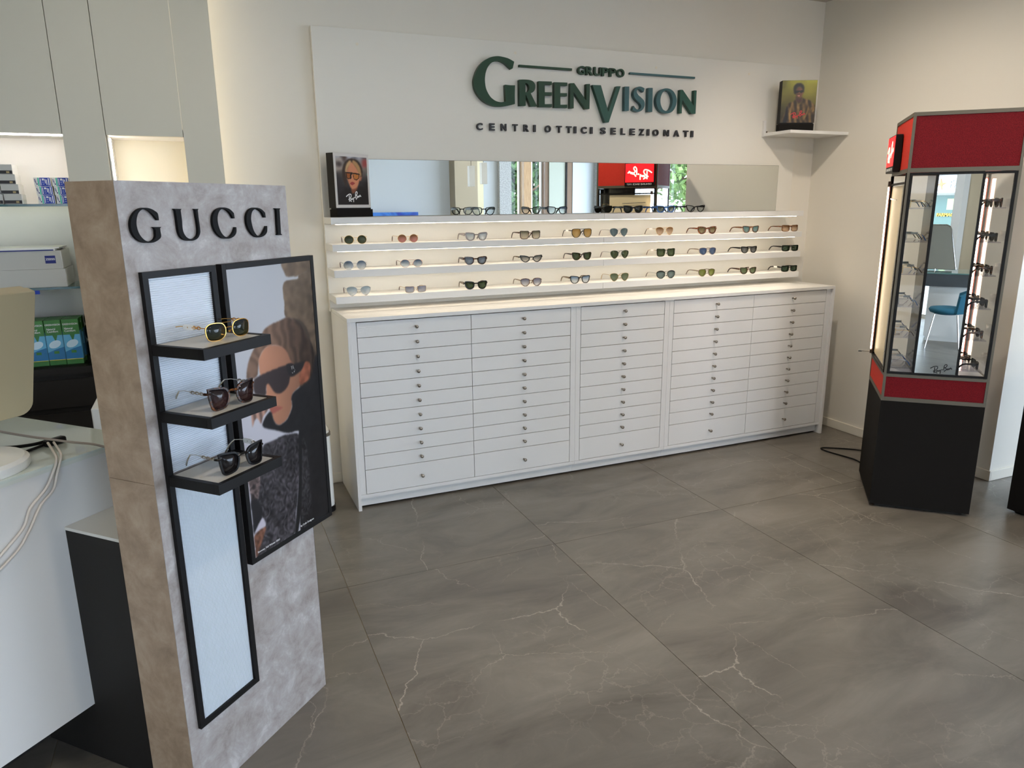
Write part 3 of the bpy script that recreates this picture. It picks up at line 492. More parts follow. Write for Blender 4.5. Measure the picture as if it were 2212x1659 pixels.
# ------------------------------------------------------------------ shop sign
def sign():
    g0 = mat('sign_green', (22,60,38), 0.4, spec=0.35); g1 = mat('sign_teal', (58,96,100), 0.4, spec=0.35); gm = mat('sign_green_teal', (38,80,68), 0.4, spec=0.35); gb = mat('sign_black', (34,34,40), 0.45)
    t = thing('shop_sign', 'raised green lettering and black tagline on the white wall board', 'sign', (1.86, YP, 2.2))
    ox, oz = 1.86, 2.2
    d = 0.028
    for k in GREEN_GLYPHS:
        loops = [[(a-ox, b-oz) for a, b in smooth_loop(L)] for L in GREEN_GLYPHS[k]]
        me = stand_up(loops_mesh('letter', loops, d, 0.0), -d/2-0.003)
        link('letter', me, g0 if k in ('G','R','E','E2','N') else (gm if k in ('V','N2') else g1), t)
    bx('bar', g0, t, 1.376-ox, 1.718-ox, -0.02, -0.003, 2.3705-oz, 2.3825-oz)
    bx('bar', g1, t, 2.119-ox, 2.604-ox, -0.02, -0.003, 2.3735-oz, 2.3845-oz)
    wd = [1.0,0.96,0.98,0.92,0.92,1.05]; x = 1.754; tot = sum(wd); span = 2.083-1.754
    for c, w in zip('GRUPPO', wd):
        a = span*w/tot; me = fit(text_mesh(c, 1, 0.02, 0.03), x+0.002-ox, x+a-0.003-ox, 2.352-oz, 2.4-oz); link('letter', squash(stand_up(me, 0), 0.018, -0.012), g0, t); x += a
    row = [('C',1.11,1.147),('E',1.189,1.222),('N',1.261,1.295),('T',1.335,1.367),('R',1.405,1.439),('I',1.469,1.483),('O',1.544,1.583),('T',1.622,1.656),('T',1.688,1.722),('I',1.74,1.755),('C',1.789,1.826),('I',1.852,1.867),('S',1.924,1.959),('E',1.998,2.031),('L',2.07,2.099),('E',2.135,2.17),('Z',2.203,2.239),('I',2.262,2.277),('O',2.305,2.347),('N',2.388,2.426),('A',2.464,2.505),('T',2.539,2.576),('I',2.598,2.615)]
    for c, a, b in row:
        me = fit(text_mesh(c, 1, 0.02, 0.028), a-ox, b-ox, 2.0195-oz, 2.0585-oz); link('letter', squash(stand_up(me, 0), 0.014, -0.010), gb, t)
def squash(me, d, yc):
    co = np.array([v.co[:] for v in me.vertices]); a, b = co[:,1].min(), co[:,1].max(); co[:,1] = (co[:,1]-(a+b)/2)/max(b-a,1e-9)*d+yc
    me.vertices.foreach_set('co', co.ravel()); me.update(); return me
sign()

# ------------------------------------------------------------------ eyeglasses
SH = {
 'wayfarer': [(-.86,.72),(-.1,.9),(.92,1.0),(1.0,.55),(.82,-.35),(.4,-.93),(-.2,-1.0),(-.74,-.66),(-.95,.1)],
 'round': [(math.cos(a),math.sin(a)) for a in np.linspace(0,2*math.pi,12,endpoint=False)],
 'aviator': [(-.92,.55),(-.45,.92),(.3,1.0),(.9,.78),(1.0,.25),(.72,-.45),(.2,-.98),(-.3,-.9),(-.75,-.4),(-.97,.1)],
 'navigator': [(-.85,.85),(.0,.98),(.85,.9),(1.0,.45),(.93,-.35),(.5,-.93),(-.1,-1.0),(-.62,-.75),(-.92,-.1)],
 'square': [(-.92,.88),(.0,.95),(.95,1.0),(1.0,.4),(.93,-.55),(.6,-.97),(-.1,-1.0),(-.72,-.85),(-.97,-.1)],
 'rect': [(-.95,.85),(.0,.93),(.95,.95),(1.0,.2),(.92,-.7),(.5,-.98),(-.3,-1.0),(-.85,-.8),(-.98,.0)],
 'hex': [(-.5,1.0),(.45,1.0),(1.0,.15),(.62,-.85),(.0,-1.0),(-.6,-.85),(-1.0,.1)],
 'oval': [(-.95,.25),(-.5,.9),(.35,1.0),(.95,.4),(.95,-.25),(.4,-.95),(-.35,-1.0),(-.92,-.4)],
 'cat': [(-.9,.35),(-.35,.72),(.5,.95),(1.02,1.0),(.95,.35),(.55,-.55),(-.05,-1.0),(-.6,-.75),(-.93,-.15)],
 'phantos': [(-.85,.75),(.0,1.0),(.88,.8),(1.0,.25),(.78,-.5),(.2,-1.0),(-.25,-1.0),(-.78,-.5),(-.97,.15)],
 'butterfly': [(-.62,.72),(-.2,.86),(.95,1.0),(1.02,.85),(.82,-.5),(.68,-.92),(.2,-1.0),(-.5,-.82),(-.8,-.3),(-.88,.3)],
 'pilot': [(-.78,.7),(-.4,.95),(.5,.98),(.95,.6),(.98,-.1),(.8,-.8),(.3,-1.0),(-.4,-.95),(-.85,-.5),(-.95,.15)],
}
def outline(shape, lw, lh, n=34):
    P = smooth_loop([(a, b, 0) for a, b in SH[shape]], 8); P = np.array(P+[P[0]])
    s = np.concatenate([[0], np.cumsum(np.hypot(*np.diff(P, axis=0).T))]); t = np.linspace(0, s[-1], n, endpoint=False)
    return [(np.interp(a, s, P[:,0])*lw, np.interp(a, s, P[:,1])*lh) for a in t]
def bend(x): return 1.1*x*x
def glasses(label, loc, rz, shape, Wd, Ht, frame, lens, temple=None, rim=0.004, th=0.010, gap=0.017, double=False, brow=0.0, tip=None, tag_on=None, group=None, chain=None, scale_t=1.0, name='sunglasses', cat='glasses', wire=False):
    """a pair of open glasses standing on lower rims and temple tips; local -y is the way they face"""
    temple = temple or frame
    t = thing(name, label, cat, loc, rz, group)
    lw = (Wd/2-gap/2-2*rim)/2-0.0015; lh = (Ht-2*rim)/2; cx = gap/2+rim+lw; cz = lh+rim
    dy = 0.0012 if wire else 0.0022
    F = MB(); base = outline(shape, lw, lh); nn = len(base)
    for sg in (-1, 1):
        vs = []
        for (x, z) in base:
            ln = math.hypot(x/lw, z/lh); tz = rim*(1.0+brow*max(0, z/lh)); ox, oz = x+rim*(x/lw)/ln, z+tz*(z/lh)/ln
            X, XO = sg*(cx+x), sg*(cx+ox)
            vs += [(X, bend(X)-dy, cz+z), (XO, bend(XO)-dy, cz+oz), (XO, bend(XO)+dy, cz+oz), (X, bend(X)+dy, cz+z)]
        F.add(vs, [(i*4+k, i*4+(k+1)%4, ((i+1)%nn)*4+(k+1)%4, ((i+1)%nn)*4+k) for i in range(nn) for k in range(4)])
        zt = cz+lh*0.62; xe = sg*(Wd/2-0.002)
        F.tube([(sg*(cx+lw*0.93), bend(cx+lw*0.93), zt), (xe, bend(xe)+0.001, zt), (xe+sg*0.0015, bend(xe)+0.009, zt)], max(rim*0.75, 0.0011), 6)
        L = MB(); fr = [(sg*(cx+x), bend(cx+x)-0.0006, cz+z) for x, z in base]; ba = [(a, b+0.0012, c) for a, b, c in fr]; m = len(fr)
        L.add(fr+ba+[(sg*cx, bend(cx)-0.0009, cz), (sg*cx, bend(cx)+0.0003, cz)], [(i, (i+1)%m, 2*m) for i in range(m)]+[(m+(i+1)%m, m+i, 2*m+1) for i in range(m)]+[(i, (i+1)%m, m+(i+1)%m, m+i) for i in range(m)])
        obj('lens', L, lens, t, smooth=True)
        # temple
        ye = bend(xe)+0.006; x1 = xe+sg*0.001; tl = 0.128*scale_t
        pts = [(x1, ye, zt), (x1, ye+0.03*scale_t, zt+0.0008), (x1-sg*0.001, ye+0.075*scale_t, zt+0.0005), (x1-sg*0.003, ye+0.098*scale_t, zt-0.0035), (x1-sg*0.006, ye+0.115*scale_t, zt*0.55), (x1-sg*0.009, ye+tl, 0.004)]
        T = MB()
        if th < 0.0035: T.tube(pts, [0.0011]*3+[0.0013,0.0018,0.0018], 6)
        else: T.sweep(pts, [0.0042,0.004,0.0034,0.0034,0.0034,0.003], [th, th*0.9, th*0.62, th*0.6, th*0.62, th*0.5])
        tp = obj('temple', T, temple, t, smooth='auto')
        if tip is not None:
            obj('temple_tip', MB().tube([pts[3], pts[4], (pts[5][0], pts[5][1]+0.001, pts[5][2])], [0.0016,0.0024,0.0024], 6), tip, tp, smooth=True)
        if chain is not None:
            C = MB()
            for q in range(6):
                yc = ye+0.012+q*0.008; a0 = q%2*math.pi/2
                C.tube([(x1+0.003*math.cos(a)*math.sin(a0), yc+0.0062*math.cos(a)*(1.0), zt+0.0036*math.sin(a)*(1 if q%2 == 0 else 0.5)) for a in np.linspace(0, 2*math.pi, 10, endpoint=False)], 0.0012, 5, True)
            obj('chain_link', C, chain, tp)
        if tag_on is not None and (tag_on == sg or tag_on == 0):
            bx('price_tag', mat('tag_white', (238,236,232), 0.5), tp, x1-0.003, x1+0.003, ye+0.03, ye+0.062, zt-0.006, zt+0.005)
    xb = cx-lw*0.92; zb = cz+lh*(0.42 if not double else 0.25); r = max(rim*0.7, 0.001)
    F.tube([(-xb, bend(xb), zb), (-xb*0.5, -0.001, zb+lh*0.10), (xb*0.5, -0.001, zb+lh*0.10), (xb, bend(xb), zb)], r, 6)
    if double: F.tube([(-xb*1.5, bend(xb)-0.001, cz+lh*0.97), (0, -0.002, cz+lh*0.97), (xb*1.5, bend(xb)-0.001, cz+lh*0.97)], max(r*0.85, 0.001), 6)
    if wire or rim < 0.003:
        for sg in (-1, 1):
            F.tube([(sg*(cx-lw*0.98), 0.001, cz), (sg*(gap*0.42), 0.006, cz-lh*0.18)], 0.0007, 5); F.lathe([(0.0005,-0.001),(0.003,-0.001),(0.003,0.001),(0.0005,0.001)], (sg*gap*0.40, 0.007, cz-lh*0.25), 8, 'x')
    obj('front_frame', F, frame, t, smooth='auto')
    return t

gold_f = mat('gold_wire', (206,168,110), 0.28, metal=1.0); silver_f = mat('silver_wire', (150,150,152), 0.28, metal=1.0); copper_f = mat('copper_wire', (186,140,116), 0.3, metal=1.0)
black_f = mat('black_acetate', (18,17,18), 0.25, spec=0.3); grey_f = mat('grey_clear_acetate', (140,132,134), 0.2, alpha=0.82); navy_f = mat('blue_acetate', (44,92,160), 0.25)
taupe_f = mat('taupe_acetate', (112,98,84), 0.25)
tort_f = noise_mat('tortoise_dark', [(0.42,(26,16,12)),(0.56,(64,34,18)),(0.7,(128,76,34))], 130, 0.2, detail=3)
tort_r = noise_mat('tortoise_red', [(0.36,(36,16,10)),(0.52,(98,46,22)),(0.7,(160,92,46))], 130, 0.2, detail=3)
tort_a = noise_mat('tortoise_amber', [(0.36,(46,26,16)),(0.55,(112,70,38)),(0.7,(152,106,64))], 130, 0.2, detail=3)
tipb = mat('tip_brown', (70,44,36), 0.3)
clear_l = glass_mat('clear_lens', (236,240,240), 0.08)
Lg = lens_mat('lens_g15', (50,58,42), (70,78,58), .95, .88); Lgr = lens_mat('lens_green', (54,66,40), (78,92,56), .94, .9); Lb = lens_mat('lens_brown_pink', (128,88,58), (208,138,128), .92, .88)
Lbg = lens_mat('lens_blue_fade', (84,108,132), (196,206,210), .85, .35); Lpale = lens_mat('lens_pale_blue', (150,172,184), (206,214,216), .7, .35); Lgrey = lens_mat('lens_grey_fade', (104,108,104), (196,186,168), .85, .4)
Lsand = lens_mat('lens_sand_fade', (120,116,92), (214,196,164), .85, .5); Lyel = lens_mat('lens_yellow', (186,144,72), (206,168,98), .85, .75); Lsb = lens_mat('lens_slate', (84,104,108), (106,126,130), .93, .9)
Lbr = lens_mat('lens_brown_fade', (116,80,46), (214,182,148), .92, .55); Lol = lens_mat('lens_olive', (98,84,54), (150,136,98), .9, .65); Lteal = lens_mat('lens_teal', (86,124,124), (130,160,158), .9, .75)
Lblue = lens_mat('lens_blue', (58,80,116), (78,102,136), .95, .9); Ldgr = lens_mat('lens_dark_grey', (62,64,64), (126,126,124), .93, .8); Ldg = lens_mat('lens_bottle_green', (36,54,36), (52,72,50), .95, .92)
Llime = lens_mat('lens_lime', (108,118,50), (140,148,74), .94, .88); Lmist = lens_mat('lens_violet_fade', (128,128,146), (206,204,206), .85, .45); Lice = lens_mat('lens_ice', (166,180,188), (206,212,214), .6, .4)
Ldk = lens_mat('lens_black', (18,18,20), (34,30,30), .95, .9); Ldkb = lens_mat('lens_black_brown', (30,24,26), (62,40,38), .95, .9); Lnight = lens_mat('lens_night_green', (26,32,36), (38,44,30), .95, .92)

YG = -0.236
R1, R2, R3, R0 = 1.4062, 1.2722, 1.1322, 1.5452
GS, GT = 'sunglasses on the white shelves', 'glasses on the top shelf in front of the mirror'
def on_shelf():
    def G(x, z, lab, shape, Wd, Ht, fr, le, **k): glasses(lab, (x, YG+random.uniform(-.003,.006), z), random.uniform(-.05,.05), shape, Wd, Ht, fr, le, group=GS, **k)
    wire = dict(rim=0.0012, th=0.002, wire=True)
    G(.344,R1,'round gold-wire sunglasses with green lenses, first on the second shelf','round',.124,.046,gold_f,Lg,tip=tipb,**wire)
    G(.630,R1,'round gold-wire sunglasses with brown lenses fading to pink','round',.121,.044,gold_f,Lb,tip=tipb,**wire)
    G(1.028,R1,'see-through grey thick-framed sunglasses with pale lenses','wayfarer',.140,.047,grey_f,Lice,th=.016,rim=.005)
    G(1.362,R1,'dark rectangular sunglasses with sand-coloured fading lenses','square',.136,.048,tort_f,Lsand,th=.009,rim=.003)
    G(1.705,R1,'large aviator sunglasses with yellow lenses and a double bridge','navigator',.140,.053,black_f,Lyel,th=.005,rim=.0022,double=True,tag_on=-1)
    G(1.963,R1,'silver-wire aviator sunglasses with slate-blue lenses','aviator',.134,.050,silver_f,Lsb,tip=tipb,double=True,**wire)
    G(2.301,R1,'gold-wire aviator sunglasses with brown fading lenses and a white tag','aviator',.134,.050,gold_f,Lbr,tip=tipb,double=True,tag_on=-1,**wire)
    G(2.629,R1,'red-brown tortoiseshell sunglasses with chunky flared rims and olive lenses','wayfarer',.150,.049,tort_r,Lol,th=.010,rim=.0065)
    G(2.988,R1,'brown tortoiseshell sunglasses with teal lenses','wayfarer',.142,.046,tort_a,Lteal,th=.011,rim=.0042)
    G(3.330,R1,'amber tortoiseshell rectangular sunglasses with brown fading lenses, last on the second shelf','rect',.150,.045,tort_a,Lbr,th=.009,rim=.0035)
    G(.333,R2,'hexagonal silver-wire sunglasses with blue fading lenses, first on the third shelf','hex',.128,.045,silver_f,Lbg,tip=tipb,**wire)
    G(.644,R2,'oval copper-wire sunglasses with blue fading lenses','oval',.130,.042,copper_f,Lbg,tip=tipb,double=True,**wire)
    G(1.020,R2,'chunky dark tortoiseshell sunglasses with blue-grey lenses','wayfarer',.140,.046,tort_f,lens_mat('lens_bluegrey',(112,124,138),(136,146,156),.88,.8),th=.015,rim=.0055)
    G(1.367,R2,'dark cat-eye sunglasses with grey fading lenses','cat',.146,.042,black_f,Lgrey,th=.009,rim=.0045,temple=taupe_f)
    G(1.707,R2,'dark tortoiseshell sunglasses with green lenses in the middle of the third shelf','wayfarer',.136,.047,tort_f,Lgr,th=.009,rim=.0032)
    G(1.971,R2,'silver-wire aviator sunglasses with green lenses and a double bridge','aviator',.136,.050,silver_f,Lgr,tip=tipb,double=True,**wire)
    G(2.317,R2,'thin black square sunglasses with green lenses and a white tag','square',.138,.050,black_f,Lgr,th=.002,rim=.002,tag_on=-1,temple=gold_f,tip=tipb)
    G(2.641,R2,'grey panto sunglasses with blue lenses','phantos',.140,.047,grey_f,Lblue,th=.007,rim=.0028,temple=taupe_f)
    G(2.986,R2,'black sunglasses with grey fading lenses','wayfarer',.142,.045,black_f,Ldgr,th=.011,rim=.004)
    G(3.345,R2,'black rectangular sunglasses with dark green lenses, last on the third shelf','rect',.148,.043,black_f,Ldg,th=.010,rim=.0042)
    G(.346,R3,'silver-wire aviator sunglasses with pale blue lenses, first on the lowest shelf','aviator',.134,.050,silver_f,Lpale,tip=tipb,double=True,**wire)
    G(.663,R3,'rimless rectangular sunglasses with gold bridge and grey-violet lenses','rect',.128,.036,gold_f,lens_mat('lens_violet',(134,136,152),(170,170,178),.85,.65),tip=tipb,rim=.0008,th=.002,wire=True)
    G(1.018,R3,'chunky black sunglasses with green lenses','wayfarer',.140,.048,black_f,Lgr,th=.015,rim=.0055,temple=taupe_f)
    G(1.367,R3,'round tortoiseshell sunglasses with violet fading lenses','phantos',.140,.047,tort_a,Lmist,th=.006,rim=.0028,temple=taupe_f)
    G(1.697,R3,'black sunglasses with pale blue fading lenses','wayfarer',.142,.047,black_f,lens_mat('lens_sky_fade',(120,146,170),(214,220,222),.8,.35),th=.011,rim=.0036,temple=taupe_f)
    G(1.974,R3,'gold-wire aviator sunglasses with grey-green lenses','aviator',.136,.050,gold_f,lens_mat('lens_greygreen',(92,104,78),(116,126,100),.93,.88),**wire)
    G(2.321,R3,'sunglasses with a black browline and grey-green lenses','phantos',.144,.046,black_f,lens_mat('lens_seagrey',(96,112,108),(124,138,134),.92,.85),th=.002,rim=.0014,brow=4.0,temple=silver_f,tip=tipb)
    G(2.644,R3,'taupe panto sunglasses with lime-green lenses','phantos',.140,.048,taupe_f,Llime,th=.007,rim=.0028)
    G(2.990,R3,'dark tortoiseshell sunglasses with green lenses, last but one on the lowest shelf','wayfarer',.142,.045,tort_f,lens_mat('lens_moss',(84,98,66),(108,120,86),.92,.85),th=.011,rim=.0038,tag_on=1)
    G(3.350,R3,'black rectangular sunglasses with dark green lenses and a white tag','rect',.148,.043,black_f,Ldg,th=.010,rim=.0042,tag_on=-1)
    def T(x, lab, shape, Wd, Ht, fr, le, rz=0.0, nm='sunglasses', **k): glasses(lab, (x, -0.233, R0), rz, shape, Wd, Ht, fr, le, group=GT, name=nm, **k)
    T(1.075,'black glasses with clear lenses, first on the top shelf','wayfarer',.144,.047,black_f,clear_l,rim=.0042,th=.014,nm='eyeglasses')
    T(1.538,'black glasses with faint blue lenses, second on the top shelf','wayfarer',.140,.046,black_f,lens_mat('lens_tint_blue',(96,124,156),(150,170,190),.35,.2),rim=.0042,th=.014,nm='eyeglasses')
    T(2.061,'black sunglasses with black lenses on the top shelf','wayfarer',.142,.046,black_f,Lnight,rim=.0042,th=.013)
    T(2.302,'blue-framed sunglasses on the top shelf','wayfarer',.142,.044,navy_f,lens_mat('lens_blackgreen',(52,58,50),(96,104,90),.88,.7),rim=.005,th=.013)
    T(2.530,'black cat-eye glasses with clear lenses on the top shelf','cat',.150,.046,black_f,clear_l,rim=.0042,th=.012,nm='eyeglasses')
on_shelf()
# ------------------------------------------------------------------ counter-card boxes with portraits
def portrait_left():
    P = Print(84, 112); n = P.noise(6, 3)
    P.grad([(0,(24,24,27)),(0.35,(34,34,38)),(0.55,(60,58,60)),(0.75,(128,118,110)),(1,(138,138,146))]); P.C *= (1+0.25*n)[...,None]
    D = POSTER_L
    for k, c, s in (('beige',(170,158,148),3),('red',(150,72,70),3),('blob',(66,56,54),3),('blob2',(80,64,58),3)): P.poly(D[k], c, s)
    P.poly([(D['red'][2][0]+0.01+0.04*math.cos(a)*.8, 0.645+0.022*math.sin(a)) for a in np.linspace(0,6.28,9)[:-1]], (70,160,140), 1)
    P.poly(D['hairback'], (58,46,40), 1); P.poly(D['coat'], (28,28,30), 1); P.poly(D['neck'], (126,76,56), 1); P.poly(D['ear'], (176,112,86), 1)
    P.poly(D['face'], (188,124,94), 1, shade=np.clip(1.25-0.9*np.abs(P.X-0.62), .6, 1.1)); P.poly(D['blond'], (196,158,112), 1); P.poly(D['blond2'], (176,136,92), 1)
    P.poly(D['lens'], (150,84,40), 1); P.poly(D['lens2'], (186,114,54), 1); P.poly(D['bar'], (24,18,18), 0); P.poly(D['bridge'], (28,22,20), 0)
    for q in ('lens','lens2'):
        pts = D[q]
        for i in range(len(pts)):
            (a, b), (c, d) = pts[i-1], pts[i]; nx, ny = (d-b), (a-c); l = math.hypot(nx, ny); nx, ny = nx/l*.009, ny/l*.009
            P.poly([(a+nx,b+ny),(c+nx,d+ny),(c-nx,d-ny),(a-nx,b-ny)], (24,18,18), 0, sm=False)
    P.poly(D['lips'], (156,64,62), 0); return P
def portrait_right():
    P = Print(84, 100); D = POSTER_R; n = P.noise(8, 4)
    P.grad([(0,(48,42,22)),(0.35,(84,76,30)),(0.7,(118,112,36)),(1,(138,136,42))]); P.C *= np.clip(0.82+0.3*P.X+0.12*n, .5, 1.3)[...,None]
    fold = np.clip(0.75+0.5*np.sin(P.X*38+4*P.Y)*np.cos(P.Y*9+P.X*6)+0.2*P.noise(2, 9), .45, 1.6)
    P.poly(D['jacket'], (96,74,44), 1, shade=fold); P.poly(D['dark'], (20,19,21), 1); P.poly(D['neck'], (66,42,34), 1)
    for k in ('hl1','hl2','hl3'): P.poly(D[k], (160,124,66), 1, amt=.7)
    P.poly(D['face'], (126,78,56), 1, shade=np.clip(0.4+1.3*(P.X-0.25), .5, 1.15)); P.poly(D['hair'], (18,16,15), 1); P.poly(D['lips'], (176,116,100), 0); P.poly(D['glass'], (10,10,12), 0)
    return P
def card_boxes():
    t = thing('counter_card', 'black counter card with a blond portrait in tinted glasses, standing on the top shelf', 'display', (0.262, -0.196, 1.5452), 0.556)
    w, d = 0.252, 0.052
    bx('base', blackp_m, t, 0.0, w+0.006, -0.004, d, 0.0, 0.040, 0.0008); bx('base_groove', black_m, t, 0.006, w-0.004, 0.0, d-0.004, 0.040, 0.048)
    x0, x1, z0, z1 = -0.002, w-0.006, 0.048, 0.326
    bx('board', dark_m, t, x0, x1, 0.0, d, z0, z1); bx('border', mat('card_border', (204,200,196), 0.45), t, x0+0.0005, x1, -0.0022, -0.0002, z0, z1)
    portrait_left().build('portrait', x0+0.014, x1-0.014, z0+0.016, z1-0.016, -0.0026, t)
    (a, b), (c, e) = POSTER_L['script']; X = lambda u: x0+0.014+u*(x1-x0-0.028); Zz = lambda v: z0+0.016+v*(z1-z0-0.032)
    obj('script_lettering', ribbon(SCRIPT['strokes'], SCRIPT['dot'], X(c)-X(a), X(a), Zz(b), 0.0046, -0.0036), ink_white, t)
    t = thing('counter_card', 'black counter card with a portrait on yellow-green ground, standing on the corner shelf', 'display', (3.205, -0.185, 2.0602), -0.44)
    w, d = 0.228, 0.06
    bx('base', blackp_m, t, 0.0, w-0.002, 0.0, d, 0.0, 0.046, 0.0008); bx('base_groove', black_m, t, 0.006, w-0.006, 0.004, d-0.004, 0.046, 0.052)
    x0, x1, z0, z1 = 0.002, w, 0.052, 0.316
    bx('board', dark_m, t, x0, x1, 0.0, d, z0, z1)
    portrait_right().build('portrait', x0+0.001, x1-0.001, z0+0.001, z1-0.001, -0.0008, t)
    (a, b), (c, e) = POSTER_R['script']; X = lambda u: x0+u*(x1-x0); Zz = lambda v: z0+v*(z1-z0)
    obj('script_lettering', ribbon(SCRIPT['strokes'], SCRIPT['dot'], X(c)-X(a), X(a), Zz(b), 0.0046, -0.0018), ink_red, t)
    s = thing('corner_shelf', 'small white wall shelf in the room corner under the yellow-green card', 'shelf', (3.194, 0.0, 2.0402))
    bx('shelf_board', white_m, s, 0.0, XW-3.194-0.002, -0.305, -0.0415, 0.0, 0.0198, 0.0008)
    bx('back_plate', white_m, s, -0.004, 0.014, -0.0615, -0.0415, -0.002, 0.100, 0.0008)
    bx('bracket', mat('bracket_brown', (60,44,34), 0.4), s, 0.016, 0.028, -0.0600, -0.050, 0.0205, 0.032)
card_boxes()

# ------------------------------------------------------------------ branded display stand
SA = math.radians(44.0); SU = (math.cos(SA), math.sin(SA)); SO = (-0.176-0.565*SU[0], -1.894-0.565*SU[1]); SW = 0.565
def sp(x, y, z): return (SO[0]+x*SU[0]-y*SU[1], SO[1]+x*SU[1]+y*SU[0], z)
def fashion_poster():
    P = Print(200, 460); D = POSTER; n1 = P.noise(4, 1); n2 = P.noise(2, 2); n3 = P.noise(12, 5)
    P.grad([(0,(176,172,180)),(0.45,(180,178,186)),(0.75,(176,176,180)),(1,(164,165,168))])
    P.poly(D['rock1'], (104,86,68), 1, shade=np.clip(1.0+0.12*n1-0.45*(P.X-0.7)-0.9*(0.97-P.Y)*(P.Y < .97), .5, 1.2)); P.poly(D['rock2'], (98,82,66), 1, shade=np.clip(1.0+0.14*n1-0.6*(P.X-0.72), .55, 1.2))
    P.poly([(0.70,0.86),(1.05,0.86),(1.05,0.2),(0.75,0.2)], (64,54,46), 2, sm=False)
    P.poly(D['rock2'], (98,82,66), 1, shade=np.clip(1.0+0.14*n1-0.6*(P.X-0.72), .55, 1.2))
    streak = blur(np.random.default_rng(6).random((P.ny, P.nx)), 1); hx = np.sin(P.X*60+P.Y*35+6*n3)
    P.poly(D['hair'], (98,76,62), 1, shade=np.clip(1.15+0.12*hx-1.35*np.clip(P.X-0.42, 0, 1), .3, 1.25))
    P.poly(D['face'], (160,112,88), 1, shade=np.clip(1.12-0.75*np.clip(P.X-0.30, 0, 1)-0.35*np.clip(0.56-P.Y, 0, 1)+0.03*n3, .5, 1.15))
    P.poly(D['ear'], (132,78,58), 1, shade=np.clip(1.0+0.25*n1, .7, 1.2)); P.poly(D['hair2'], (132,96,80), 1, shade=np.clip(1+0.35*np.sin(P.X*90+P.Y*20), .6, 1.4), amt=.85)
    P.poly(D['glass'], (56,46,46), 1, shade=np.clip(1.15-0.5*P.X, .6, 1.2)); P.poly(D['arm'], (34,31,31), 1); P.poly(D['lips'], (146,84,72), 1); 
    P.poly(D['coat'], (30,29,30), 1, shade=np.clip(1+0.12*n1, .8, 1.3))
    quilt = np.clip(0.95+0.30*np.sin(P.X*70+5*n1+P.Y*25)*np.cos(P.Y*75+4*n3)+0.30*n2+0.25*n3, .4, 2.0)
    P.poly(D['jacket'], (56,53,56), 1, shade=quilt); P.poly(D['sleeve'], (96,82,80), 1, shade=quilt); P.poly(D['strap'], (50,48,50), 1, shade=quilt)
    P.poly(D['zip'], (26,26,27), 1); P.poly(D['dark'], (30,29,31), 1); P.poly(D['tri'], (178,172,182), 1); P.poly(D['fur'], (100,68,54), 1, shade=np.clip(1+0.3*n2, .6, 1.4))
    for s in ([(0.642,0.632),(0.648,0.619),(0.653,0.632),(0.650,0.634),(0.647,0.626),(0.644,0.634)], [(0.66,0.632),(0.665,0.622),(0.675,0.62),(0.672,0.624),(0.667,0.626),(0.663,0.634)], [(0.645,0.612),(0.652,0.603),(0.658,0.612),(0.653,0.607)], [(0.668,0.611),(0.676,0.606),(0.684,0.615),(0.677,0.61)]):
        P.poly(s, (220,216,214), 0, sm=False, amt=.8)
    return P
